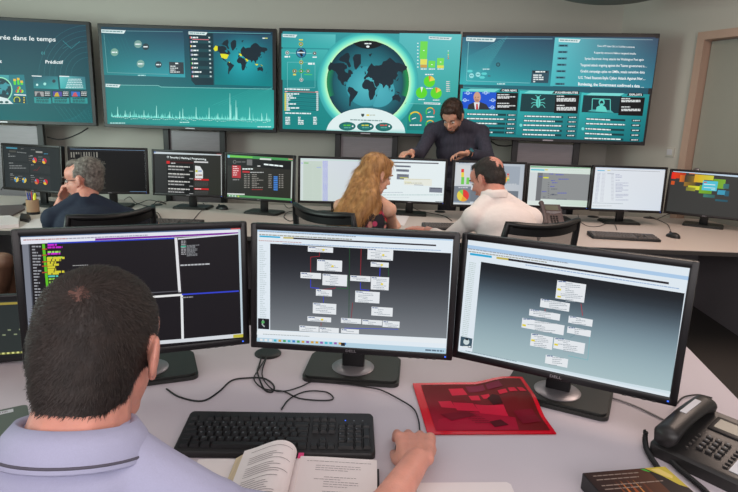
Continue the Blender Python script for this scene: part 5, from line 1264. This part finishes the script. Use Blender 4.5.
# ------------------------------------------------------------------ keyboards
KU = .01905
def key_layout():
    L = []
    def row(y, items, x0=0):
        x = x0
        for it in items:
            if isinstance(it, tuple): w_, t_ = it
            else: w_, t_ = it, ''
            if t_ != None: L.append((x, y, w_, 1, t_))
            x += w_
    row(0, [1.25, 1.25, 1.25, 6.25, 1.25, 1.25, 1.25, 1.25])
    row(1, [1.25, 1]+[(1, c) for c in 'WXCVBN']+[1, 1, 1, 1, 2.75])
    row(2, [1.75]+[(1, c) for c in 'QSDFGHJKLM']+[1, 1, 1.25])
    row(3, [1.5]+[(1, c) for c in 'AZERTYUIOP']+[1, 1, 1.5])
    row(4, [1]+[(1, c) for c in '1234567890']+[1, 1, 2])
    row(5.35, [1, (1, None), 1, 1, 1, 1, (.5, None), 1, 1, 1, 1, (.5, None), 1, 1, 1, 1])
    row(0, [1, 1, 1], 15.25); row(1, [(1, None), 1], 15.25); row(3, [1, 1, 1], 15.25); row(4, [1, 1, 1], 15.25); row(5.35, [1, 1, 1], 15.25)
    row(0, [2, 1], 18.5); row(1, [(1, '1'), (1, '2'), (1, '3')], 18.5); row(2, [(1, '4'), (1, '5'), (1, '6')], 18.5); row(3, [(1, '7'), (1, '8'), (1, '9')], 18.5); row(4, [1, 1, 1, 1], 18.5)
    L.append((21.5, 0, 1, 2, '')); L.append((21.5, 2, 1, 2, ''))
    return L
def keyboard(x, y, rz, label, fine):
    t = empty('keyboard', (x, y, .7305), rz, label, 'keyboard')
    D = .158; Wk = .448; tilt = R(4.5)
    def zt(yy): return .014+(yy+D/2)*math.tan(tilt)
    mb = MB(); pts = [(-D/2, 0), (D/2, 0), (D/2, .021), (D/2-.006, .026), (-D/2+.008, .0135), (-D/2, .009)]
    # body extruded along x with rounded corners in plan
    out = rrect(Wk, D, .012)
    lo = [mb.bm.verts.new((a, b, .001)) for a, b in out]; hi = [mb.bm.verts.new((a, b, zt(b)-.004)) for a, b in out]
    out2 = rrect(Wk-.006, D-.006, .010); top = [mb.bm.verts.new((a, b, zt(b))) for a, b in out2]
    n = len(out)
    for i in range(n):
        j = (i+1) % n; mb.bm.faces.new((lo[i], lo[j], hi[j], hi[i])); mb.bm.faces.new((hi[i], hi[j], top[j], top[i]))
    mb.bm.faces.new(list(reversed(lo))); mb.bm.faces.new(top)
    mb.build('body', 'black2' if fine else 'black', t, smooth=40)
    x0 = -Wk/2+.010; y0 = -D/2+.013
    L = key_layout(); L.sort(key=lambda k: k[1])
    def keymesh(mb, kx, ky, w_, h_, txt):
        cx = x0+(kx+w_/2)*KU; cy = y0+(ky+h_/2)*KU; hw, hh = w_*KU/2-.0012, h_*KU/2-.0012; z0 = zt(cy)
        a_ = [(-1, -1), (1, -1), (1, 1), (-1, 1)]
        b1 = [mb.bm.verts.new((cx+sx*hw, cy+sy*hh, z0)) for sx, sy in a_]; b2 = [mb.bm.verts.new((cx+sx*(hw-.0022), cy+sy*(hh-.0022)+.0006, z0+.0075)) for sx, sy in a_]
        for i in range(4): mb.bm.faces.new((b1[i], b1[(i+1) % 4], b2[(i+1) % 4], b2[i]))
        mb.bm.faces.new(b2)
        if txt and fine:
            vs, ps = text_polys(txt, .03); k = [mb.bm.verts.new((cx-.0055+v[0]*.0062, cy-.0005+v[1]*.0062, z0+.0077)) for v in vs]
            for p in ps:
                try: f = mb.bm.faces.new([k[i] for i in p]); f.material_index = 1
                except ValueError: pass
    if fine:
        for k in L[:100]:
            mb = MB(); keymesh(mb, *k); mb.build('key', 'key', t, mats=['key', 'legend'])
        mb = MB(); [keymesh(mb, *k) for k in L[100:]]
        o = mb.build('key', 'key', t, mats=['key', 'legend']); o['kind'] = 'stuff'
        for k in range(3):
            mb = MB(); mb.box((x0+(19.4+k*1.1)*KU, y0+5.85*KU, zt(y0+5.85*KU)), (.003, .003, .001)); mb.build('indicator_light', 'led' if k == 0 else 'legend', t)
    else:
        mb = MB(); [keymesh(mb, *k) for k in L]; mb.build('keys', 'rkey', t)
    return t
MT['rkey'] = mat('rear_key_plastic_highlit', (92, 86, 84), .5)  # highlights on the rear keys are put into this lighter base colour
keyboard(-.1966, 1.184, .038, 'large black keyboard in front of the person in lilac polo', True)
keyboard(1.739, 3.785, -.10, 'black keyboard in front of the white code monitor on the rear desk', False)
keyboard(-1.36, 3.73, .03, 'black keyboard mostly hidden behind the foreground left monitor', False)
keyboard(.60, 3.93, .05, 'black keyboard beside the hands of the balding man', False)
# ------------------------------------------------------------------ mice
def mouse(x, y, rz, label, z=.7305):
    t = empty('computer_mouse', (x, y, z), rz, label, 'computer mouse')
    mb = MB(); q = bmesh.ops.create_icosphere(mb.bm, subdivisions=4, radius=1)
    for v in q['verts']:
        c_ = v.co; v.co = Vector((c_.x*.031*(1-.08*c_.y), c_.y*.056, max(c_.z, -.05)*(.034-.006*c_.y)+.002))
    mb.build('shell', 'black', t, smooth='all')
    mb = MB(); mb.cyl((0, .026, .029), .009, .006, 16, axis=(1, 0, 0)); mb.build('scroll_wheel', 'black2', t, smooth=40)
    return t
mouse(.105, 1.150, -.08, 'black computer mouse under the hand of the person in lilac polo')
mouse(2.131, 3.88, .35, 'black computer mouse right of the rear keyboard')
mouse(-1.182, 4.43, 1.2, 'black computer mouse between two rear monitors left of the blond woman')
# ------------------------------------------------------------------ cables
dz = lambda pts, z=.7335: [onz(px, py, z) for px, py in pts]
cable('cable', dz([(262, 355), (259, 366), (257.6, 372.5), (264, 388.8), (272, 392), (273.8, 385.5), (264, 378.4), (247, 378), (231.5, 380.6), (218.5, 392), (202, 401), (179.5, 397), (166.5, 388.8)]), .0024, 'black cable running from the desk grommet to the left monitor base')
cable('keyboard_cable', dz([(281.3, 409.3), (290, 398.5), (306.3, 391.4), (325.8, 392), (333.3, 397.9), (325.8, 400.5), (299.8, 398.5), (283.6, 391.4), (264, 388.8), (254, 379), (259, 369), (267, 356)], .7345), .0020, 'thin black looped cable from the foreground keyboard to the grommet')
cable('mouse_cable', dz([(268, 354), (262, 374), (272, 389), (285, 391), (299.8, 387), (316, 380.7), (342, 383.4), (361.6, 386.3), (381, 390), (402, 400.7), (413.7, 408.8), (418.5, 420), (420, 433)], .7350), .0019, 'thin black mouse cable curving in front of the middle monitor base')
cable('cable', dz([(606, 396), (630, 404), (650, 413), (668, 422)], .7335), .0026, 'straight grey cable between right monitor base and phone', m='cablew')
cable('cable', [onz(672, 401, .76), onz(676, 404, .735), onz(682, 398, .734), onz(690, 395.5, .735), onz(700, 395, .735), onz(712, 398, .740)], .0022, 'black cable arching behind the phone handset')
def grommet(px, py, label, r=.035):
    p = onz(px, py); mb = MB(); mb.lathe([(r*.6, 0), (r, 0), (r, .003), (r*.9, .006), (r*.6, .006)], 32)
    o = mb.build('cable_grommet', 'black', smooth=40); o.location = (p.x, p.y, .7305); tag(o, label, 'cable grommet')
grommet(268, 354, 'round black cable grommet between left and middle foreground monitors', .042)
grommet(440, 212, 'round black grommet right of the flow chart monitor', .045); grommet(593, 217, 'round black grommet between the two code monitors', .045); grommet(649, 218, 'round black grommet left of the colourful desktop monitor', .045); grommet(157, 205, 'round black grommet between terminal monitor and web page monitor', .045)
cable('cable', dz([(617, 230), (615, 225), (612, 221), (600, 226), (588, 226), (580, 221), (578, 214)]), .0022, 'thin cable behind the rear right keyboard')
cable('cable', dz([(671, 232), (668, 225), (663, 222), (654, 218), (649, 216)]), .0022, 'thin cable from the rear right mouse to a grommet')
cable('cable', dz([(650, 217), (656, 219), (664, 216), (676, 211)], .738), .0030, 'black cable at the foot of the colourful desktop monitor')
cable('cable', dz([(163, 222), (158, 213), (152, 211), (156, 205), (168, 201), (176, 200)]), .0026, 'thin cable left of the IT Security monitor base')
cable('cable', dz([(194, 219), (200, 212), (206, 207), (203, 203)]), .0026, 'thin cable right of the IT Security monitor base')
cable('cable', [onz(124, 200, .74), onz(130, 197, .80), onz(136, 203, .735), onz(150, 206, .74), onz(158, 201, .78), onz(166, 204, .735), onz(150, 200, .77), onz(140, 203, .735), onz(132, 206, .735)], .0030, 'tangled black cable right of the grey-haired person')
cable('cable', dz([(284, 204), (288, 208), (294, 207), (297, 205)], .74), .0028, 'upper black cable right of the web table monitor base')
cable('cable', dz([(297, 211), (288, 212), (284, 217), (290, 221), (296, 219)], .735), .0028, 'lower black cable left of the chair under the blond woman')
cable('cable', dz([(410, 205), (418, 210), (430, 213), (444, 216), (452, 221)], .735), .0026, 'black cable below the flow chart monitor')
cable('cable', [onz(1, 190, .80), onz(6, 184, .84), onz(16, 182, .86), onz(26, 186, .82), onz(33, 190, .78), onz(37, 196, .74)], .004, 'black cable arching behind the pen cup')
cable('cable', [aty(47, 137, 5.5), aty(58, 139.5, 5.5), aty(68, 138, 5.5), aty(80, 133, 5.5), aty(88, 128, 5.45)], .006, 'black cable hanging under the leftmost wall display')
cable('cable', [aty(491, 141, 5.35), aty(497, 145, 5.4), aty(506, 146, 5.4), aty(513, 145, 5.4)], .006, 'thin black cable hanging under the rightmost wall display')
# ------------------------------------------------------------------ foreground phone
t = empty('desk_phone', (.818, 1.158, .7305), R(-52), 'black desk phone with grey display and handset beside the right monitor', 'phone')
def wedge(mb, w_, y0, y1, z0, z1, r=.012, cx=0):
    out = rrect(w_, y1-y0, r, cx=cx, cy=(y0+y1)/2); zf = lambda b: z0+(z1-z0)*(b-y0)/(y1-y0)
    lo = [mb.bm.verts.new((a, b, 0)) for a, b in out]; hi = [mb.bm.verts.new((a, b, zf(b)-.005)) for a, b in out]; o2 = rrect(w_-.010, y1-y0-.010, r*.8, cx=cx, cy=(y0+y1)/2); tp_ = [mb.bm.verts.new((a, b, zf(b))) for a, b in o2]; n = len(out)
    for i in range(n):
        j = (i+1) % n; mb.bm.faces.new((lo[i], lo[j], hi[j], hi[i])); mb.bm.faces.new((hi[i], hi[j], tp_[j], tp_[i]))
    mb.bm.faces.new(list(reversed(lo))); mb.bm.faces.new(tp_)
    return zf
mb = MB(); zf = wedge(mb, .195, -.110, .110, .030, .066, cx=-.012); mb.build('body', 'phone', t, smooth=40)
sl = math.atan2(.036, .22); rx = Matrix.Rotation(sl, 3, 'X')
def on(x, y, dz_=0): return (x, y, zf(y)+dz_)
mb = MB(); mb.box(on(.008, .055, .001), (.100, .060, .006), rx, bev=.003); lf = mb.build('display_frame', 'phone', t, smooth=40)
mb = MB(); mb.box(on(.008, .055, .0042), (.080, .038, .001), rx); mb.build('lcd', 'lcd', lf)
for r_ in range(4):
    for c_ in range(3):
        mb = MB(); mb.box(on(-.022+c_*.019, -.008-r_*.0165, .003), (.0135, .0095, .006), rx, bev=.0018)
        mb.mi = 1; mb.box(on(-.022+c_*.019, -.007-r_*.0165, .0062), (.004, .0035, .0004), rx); mb.build('button', 'phonebtn', t, smooth=40, mats=['phonebtn', 'legend'])
for k in range(5):
    mb = MB(); mb.cyl(on(-.042, -.012-k*.0155, .002), .0035, .004, 12); mb.build('round_button', 'phonebtn', t)
for k in range(8):
    mb = MB(); mb.box(on(.040, .014-k*.0135, .002), (.010, .006, .004), rx, bev=.001); mb.build('memory_button', 'phonebtn', t)
mb = MB(); mb.box(on(.062, -.036, .0008), (.026, .100, .001), rx); mb.build('index_card', 'sticker', t)
mb = MB(); mb.box(on(.030, .099, .001), (.06, .010, .002), rx); mb.build('name_plate', 'sticker', t)
hs = MB()
sec = []
for k in range(21):
    u = -1+2*k/20; y_ = u*.110-.006; z_ = .050+.020*(u+1)/2+.012*(1-u*u)+.010; th = .022+.010*abs(u)**3; wd2 = .026+.003*abs(u)**3; 
    if k in (0, 20): th *= .6; wd2 *= .75
    sec.append([hs.bm.verts.new((-.077+wd2*math.cos(a)*(1 if abs(math.cos(a)) < .8 else .98), y_, z_+th*.62*math.sin(a)-(.010*abs(u)**4 if math.sin(a) < 0 else 0))) for a in [2*math.pi*j/16 for j in range(16)]])
for a, b in zip(sec, sec[1:]):
    for j in range(16): hs.bm.faces.new((a[j], a[(j+1) % 16], b[(j+1) % 16], b[j]))
hs.bm.faces.new(sec[0]); hs.bm.faces.new(list(reversed(sec[-1])))
hso = hs.build('handset', 'phone', t, smooth='all')
mb = MB(); mb.box((-.079, .012, .0968), (.014, .080, .0012), Matrix.Rotation(R(5), 3, 'X')); mb.build('handset_label', 'sticker', hso)
def coil(name, pts, label):
    path = smoothpath(pts, 24); L = 0; out = []; prev = path[0]
    for i, p in enumerate(path[:-1]):
        tt = (path[i+1]-p)
        sd = tt.normalized().cross(Vector((0, 0, 1))).normalized(); up_ = sd.cross(tt.normalized())
        n_ = max(1, int(tt.length/.00045))
        for j in range(n_):
            q = p+tt*j/n_; L += tt.length/n_; a = L/.0046*2*math.pi; out.append(q+(sd*math.cos(a)+up_*math.sin(a))*.0048)
    mb = MB(); mb.tube(out, .0019, 5); o = mb.build(name, 'cable', smooth='all'); tag(o, label, 'cord')
coil('phone_cord', [onz(646, 431, .762), onz(645, 438, .745), onz(647, 450, .7385), onz(656, 465, .7385), onz(668, 482, .7385), onz(680, 498, .7385)], 'coiled black phone cord passing behind the dark box')
coil('phone_cord', [onz(667, 446, .752), onz(668, 456, .7385), onz(676, 466, .7385), onz(690, 478, .7385), onz(704, 490, .7385), onz(716, 503, .7385)], 'coiled black phone cord running along the front of the phone')
# ------------------------------------------------------------------ boxed software / book at the lower right
t = empty('packaged_box', (.566, .984, .7305), R(10), 'dark cardboard box with orange flames and a yellow corner, front right desk', 'box')
mb = MB(); mb.box((0, 0, .018), (.192, .145, .036), bev=.0015); mb.build('carton', 'black', t)
a = Art(None, .190, .143); a.rectuv(0, 0, 1, 1, (34, 24, 24)); a.Guv(0, .0, .75, 1, (52, 34, 30), (80, 46, 30), (90, 50, 30), (40, 26, 26))
for x_, w_, c_ in ((.32, .05, (190, 110, 50)), (.40, .07, (150, 74, 36)), (.26, .04, (120, 60, 34)), (.47, .03, (200, 130, 60)), (.55, .06, (100, 52, 32))): a.puv([(x_-w_/2, 1), (x_-w_*.3, .55), (x_+.01, .22), (x_+w_*.4, .6), (x_+w_/2, 1)], c_)
a.puv([(.74, 0), (1, 0), (1, .5), (.93, .42), (.85, .2)], (190, 170, 60)); a.puv([(.80, .04), (.9, .03), (.97, .22), (.93, .28), (.85, .18)], (214, 190, 110)); a.puv([(.68, .02), (.73, .02), (.77, .1), (.74, .09)], (70, 170, 60))
for k, (y_, x1) in enumerate(((.08, .62), (.17, .58), (.30, .80), (.38, .5))): a.greek(.08, y_, x1, .02, (150, 130, 120), wl=(2, 5))
o = a.build('cover_print', t, 'print'); o.location = (0, 0, .0363); o.rotation_euler = (-math.pi/2, 0, 0)
# ------------------------------------------------------------------ red plastic sleeve with a photo inside
t = empty('plastic_sleeve', (.306, 1.362, .7305), R(4), 'translucent red plastic sleeve holding a dark photo print on the front desk', 'document sleeve')
SW, SH = .318, .262
def sst(x, a, b): x = min(1, max(0, (x-a)/(b-a))); return x*x*(3-2*x)
def lift(u, v): return .004+.006*max(0, v)**3*(.4+.6*math.sin((u+1)*1.6))+.021*sst(u, .05, .7)*sst(v, -.45, .25)
mb = MB(); N_ = 16
for layer, zz in ((0, 0), (1, -.0022)):
    g = [[mb.bm.verts.new((-SW/2+SW*i/N_+0, -SH/2+SH*j/N_, lift(-1+2*i/N_, -1+2*j/N_)+zz)) for i in range(N_+1)] for j in range(N_+1)]
    for j in range(N_):
        for i in range(N_): mb.bm.faces.new((g[j][i], g[j][i+1], g[j+1][i+1], g[j+1][i]))
MT['redpl'] = mat('red_plastic', (214, 22, 44), .22, spec=.6)
mb.build('sleeve', 'redpl', t, smooth='all')
a = Art(None, SW, SH); cD, cM, cL = (96, 12, 22), (140, 14, 34), (206, 30, 62)
a.Guv(.07, .05, .965, .95, (104, 14, 22), (88, 20, 20), (104, 22, 24), (170, 20, 52), 8)
a.puv([(.12, .75), (.45, .6), (.75, .72), (.72, .94), (.08, .94)], (168, 18, 50))
for q_ in ([(.30, .14), (.43, .13), (.45, .26), (.31, .28)], [(.17, .40), (.28, .39), (.30, .54), (.18, .52)], [(.29, .42), (.46, .44), (.48, .60), (.30, .58)], [(.47, .46), (.70, .52), (.70, .70), (.48, .64)], [(.45, .29), (.54, .28), (.54, .38), (.46, .38)], [(.56, .28), (.63, .28), (.63, .36), (.57, .36)], [(.71, .26), (.78, .26), (.78, .34), (.71, .34)], [(.80, .25), (.86, .25), (.87, .33), (.80, .33)], [(.88, .25), (.93, .25), (.95, .33), (.89, .33)]): a.puv(q_, cL)
for q_ in ([(.46, .1), (.62, .09), (.62, .2), (.47, .22)], [(.64, .09), (.76, .08), (.77, .2), (.64, .2)]): a.puv(q_, (120, 30, 60))
a.puv([(.62, .5), (.60, .36), (.655, .30), (.70, .36), (.70, .5)], (60, 10, 16)); a.puv([(.15, .66), (.36, .60), (.44, .68), (.22, .78)], (120, 12, 34)); a.puv([(.52, .80), (.62, .76), (.66, .86), (.54, .90)], (84, 10, 24)); a.puv([(.76, .62), (.92, .60), (.94, .80), (.78, .84)], (120, 14, 36))
for k in range(6): a.greek(.30+.02*k, .64+k*.035, .44+.02*k, .008, (96, 10, 28), wl=(2, 4))
# the print follows the sleeve's gentle lift
a.V = [(x, y*6, z) for (x, y, z) in a.V]
o = a.build('photo_print', t, 'print'); o.rotation_euler = (0, 0, 0)
me = o.data
import bmesh as _b
bm_ = _b.new(); bm_.from_mesh(me); _b.ops.triangulate(bm_, faces=bm_.faces); _b.ops.subdivide_edges(bm_, edges=bm_.edges, cuts=4, use_grid_fill=True)
for v in bm_.verts:
    x, y, z = v.co; u_, v_ = x/(SW/2), z/(SH/2); v.co = (x, z, lift(u_, v_)+.0012-y)
bm_.to_mesh(me); bm_.free()
# ------------------------------------------------------------------ open book, loose sheet, closed laptop
t = empty('open_book', (-.145, .965, .7305), 0, 'open book with one page curling up in front of the foreground keyboard', 'book')
def extr(prof, y0, y1, name, m, dxy=0, closed=True):
    mb = MB(); n = len(prof)
    A_ = [mb.bm.verts.new((x, y0, z)) for x, z in prof]; B_ = [mb.bm.verts.new((x+dxy, y1, z)) for x, z in prof]
    for i in range(n if closed else n-1): j = (i+1) % n; mb.bm.faces.new((A_[i], A_[j], B_[j], B_[i]))
    if closed: mb.bm.faces.new(A_); mb.bm.faces.new(list(reversed(B_)))
    return mb.build(name, m, t, smooth=45)
Y0, Y1 = -.125, .108
extr([(-.215, .001), (.183, .001), (.183, .0035), (-.215, .0035)], Y0-.003, Y1+.003, 'cover', 'black2')
extr([(.0, .004), (.178, .004), (.177, .026), (.16, .027), (.06, .030), (.015, .030), (.004, .022)], Y0, Y1, 'right_pages', 'pageedge')
rpg = extr([(.003, .0225), (.016, .0306), (.06, .0306), (.16, .0276), (.1775, .0266)], Y0, Y1, 'right_page', 'paper', closed=False)
extr([(-.003, .004), (-.208, .004), (-.205, .014), (-.15, .017), (-.03, .018), (-.004, .012)], Y0, Y1, 'left_pages', 'pageedge')
extr([(-.004, .0125), (-.03, .0186), (-.15, .0176), (-.205, .0146)], Y0, Y1, 'left_page', 'paper', closed=False)
extr([(.0, .022), (-.02, .040), (-.06, .040), (-.10, .030), (-.118, .020), (-.124, .021), (-.104, .034), (-.062, .045), (-.018, .045)], Y0, Y1-.002, 'loose_page_block', 'pageedge')
cp = [Vector((x, 0, z)) for x, z in ((.002, .024), (.006, .040), (.0, .056), (-.016, .066), (-.036, .066), (-.058, .058), (-.080, .048), (-.106, .038))]
cp = smoothpath(cp, 4); curl = extr([(p.x, p.z) for p in cp], Y0, Y1, 'curling_page', 'paper', closed=False)
def inkon(page, mb):
    tmp = bpy.data.meshes.new('tmp'); mb.bm.to_mesh(tmp); mb.bm.free()
    b = bmesh.new(); b.from_mesh(page.data); n0 = len(b.faces); b.from_mesh(tmp); b.faces.ensure_lookup_table()
    for f in b.faces[n0:]: f.material_index = 1
    page.data.materials.append(MT['ink']); b.to_mesh(page.data); b.free(); bpy.data.meshes.remove(tmp)
mb = MB()
def ink(mb, P0, P1, y_, h_): a_ = [mb.bm.verts.new(v) for v in ((P0.x, y_, P0.z), (P1.x, y_, P1.z), (P1.x, y_-h_, P1.z), (P0.x, y_-h_, P0.z))]; mb.bm.faces.new(a_)
for k in range(26):
    y_ = Y1-.018-k*.0072
    if k in (1, 2, 7, 13): continue
    i1 = random.choice((8, 12, 15, 16, 20))
    for i in range(i1, 25): ink(mb, cp[i]+Vector((0, 0, .0008)), cp[min(i+1, len(cp)-1)]+Vector((0, 0, .0008)), y_, .0013)
inkon(curl, mb)
mb = MB()
for k in range(26):
    y_ = Y1-.016-k*.0075
    if k in (1, 5, 6, 12): continue
    x0_ = .03 if k == 0 else random.choice((.05, .07)); x1_ = .165 if k == 0 else random.uniform(.10, .165)
    zz = lambda x: .0312 if x < .06 else .0312-(x-.06)*.03
    x_ = x0_
    while x_ < x1_:
        e_ = min(x_+random.uniform(.004, .012), x1_); a_ = [mb.bm.verts.new(v) for v in ((x_, y_, zz(x_)), (e_, y_, zz(e_)), (e_, y_-.0013, zz(e_)), (x_, y_-.0013, zz(x_)))]; mb.bm.faces.new(a_); x_ = e_+.0015
inkon(rpg, mb)
mb = MB(); mb.box((.014, Y1+.004, .029), (.012, .02, .0006)); mb.build('bookmark', 'pink', t)
mb = MB(); mb.prism([(-.10, -.09), (.105, -.09), (.105, .082), (.098, .090), (-.095, .083)], 0, .0008); o = mb.build('sheet_of_paper', 'paper'); o.location = (.212, .957, .7305); o.rotation_euler = (0, 0, .03); tag(o, 'blank white sheet of paper right of the hand on the mouse', 'paper')
t = empty('laptop', (-.905, 1.078, .7305), R(34), 'closed grey-green laptop with a white barcode sticker at the left desk edge', 'laptop')
mb = MB(); mb.prism(rrect(.33, .23, .012), 0, .012); mb.build('base', 'black2', t, smooth=40)
mb = MB(); mb.prism(rrect(.33, .23, .012), .013, .022); mb.build('lid', 'laptop', t, smooth=40)
mb = MB(); mb.box((.085, .097, .0223), (.10, .016, .0006)); st = mb.build('barcode_sticker', 'sticker', t)
mb = MB()
for k in range(26): mb.box((.042+k*.0032+random.uniform(-.0005, .0005), .097, .0228), (random.choice((.0007, .0014)), .007, .0003))
mb.build('barcode', 'ink', st)
mb = MB(); mb.box((.174, .066, .008), (.022, .012, .007), bev=.001); o = mb.build('usb_plug', 'black', t)
# ------------------------------------------------------------------ things on the rear desk
p = onz(33.5, 214); t = empty('pen_cup', (p.x, p.y, .7305), 0, 'brown cardboard pen cup holding pens and a yellow highlighter', 'pen holder')
mb = MB(); mb.lathe([(.040, .0), (.041, .012), (.041, .105), (.038, .105), (.038, .006)], 28); mb.build('cup', 'card', t, smooth=40)
mb = MB(); mb.lathe([(.042, .0), (.0425, .0), (.0425, .018), (.042, .018)], 28); mb.build('bottom_band', 'black', t, smooth=40)
for nm, m_, dx, dy, ln, r_ in (('pen', 'blue', -.022, .0, .155, .005), ('pen', 'blue', -.014, .010, .150, .0055), ('pen', 'redp', -.006, .012, .160, .0045), ('pencil', 'wood', -.028, .004, .165, .004), ('highlighter', 'yellow', .016, .0, .150, .010)):
    a_ = Vector((dx*.4, dy*.4, .01)); b_ = Vector((dx*1.5, dy*1.3, ln)); mb = MB(); mb.tube([a_, a_+(b_-a_)*.88, a_+(b_-a_)*.9, b_], [r_, r_, r_*.8, r_*.45], 10)
    o = mb.build(nm, m_, smooth=50); o.location = (p.x, p.y, .7305)
    lab = {'highlighter': 'yellow highlighter standing in the pen cup', 'pencil': 'pale pencil leaning left in the pen cup'}.get(nm) or ('red pen in the pen cup' if m_ == 'redp' else ('blue pen leaning left in the pen cup' if dx < -.02 else 'blue pen upright in the pen cup'))
    tag(o, lab, nm)
def flat(name, pts, m, h_, label, cat, z=.7305):
    q = [onz(*a_) for a_ in pts]; c_ = sum(q, Vector())/len(q); mb = MB(); mb.prism([(v.x-c_.x, v.y-c_.y) for v in q], 0, h_); o = mb.build(name, m); o.location = (c_.x, c_.y, z); tag(o, label, cat); return o
flat('sheet_of_paper', [(20, 228), (34, 219), (52, 218), (52, 229)], 'paper', .001, 'white printed sheet left of the grey-haired person', 'paper')
flat('paper_stack', [(0, 229), (0, 219), (10, 218.5), (19, 222), (19, 227.5)], 'paper', .022, 'small stack of white papers at the left end of the rear desk', 'paper')
flat('folder', [(0, 217), (0, 207), (23, 206), (25, 210), (12, 217)], 'phone2', .012, 'dark grey folder lying left of the pen cup', 'folder')
flat('pouch', [(20, 221), (21, 216), (29, 217), (31, 220), (29, 223)], 'black', .02, 'small black pouch in front of the pen cup', 'pouch')
flat('notebook', [(142, 220), (145, 214), (155, 213.6), (158, 219)], 'black2', .02, 'small dark notebook right of the grey-haired person', 'notebook')
flat('sheet_of_paper', [(386, 222), (392, 212), (410, 215), (404, 226)], 'paper', .001, 'white sheet under the hand of the blond woman', 'paper')
flat('dark_tray', [(563, 210), (565, 206), (588, 207), (588, 210)], 'black', .012, 'flat black item below the grey code monitor', 'tray')
# small desk phone by the balding man
t = empty('desk_phone', (1.365, 4.20, .7305), R(2), 'small brown-grey desk phone right of the balding man', 'phone')
mb = MB(); rr_ = Matrix.Rotation(R(42), 3, 'X'); mb.box((.02, .02, .075), (.15, .20, .022), rr_, bev=.006); mb.box((.02, .05, .03), (.13, .12, .05), bev=.004); mb.build('body', 'phone2', t, smooth=40)
def pp(x, y, dz_=.0): v = rr_ @ Vector((x, y, .012+dz_)); return (v.x+.02, v.y+.02, v.z+.075)
mb = MB(); mb.box(pp(0, .062), (.10, .045, .002), rr_); mb.build('lcd', 'lcd', t)
mb = MB(); mb.prism([(-.065, .012), (-.03, .002), (0, -.008), (.03, .002), (.065, .012), (.065, .022), (-.065, .022)], 0, .002, Matrix.Translation(pp(0, .006, -.0005)) @ rr_.to_4x4()); mb.build('silver_arc', 'silver', t)
mb = MB(); mb.cyl(pp(0, .012, .002), .013, .004, 20, axis=rr_ @ Vector((0, 0, 1))); mb.build('navigation_button', 'silver', t, smooth=40)
for r_ in range(4):
    for c_ in range(3):
        mb = MB(); mb.box(pp(-.022+c_*.022, -.022-r_*.018, .002), (.014, .010, .004), rr_); mb.build('button', 'black', t)
mb = MB(); mb.tube(smoothpath([Vector(pp(-.078, -.10, .010)), Vector(pp(-.078, -.06, .022)), Vector(pp(-.078, .06, .022)), Vector(pp(-.078, .10, .010))], 4), [.020]*3+[.016]*7+[.020]*3, 10); mb.build('handset', 'phone2', t, smooth='all')
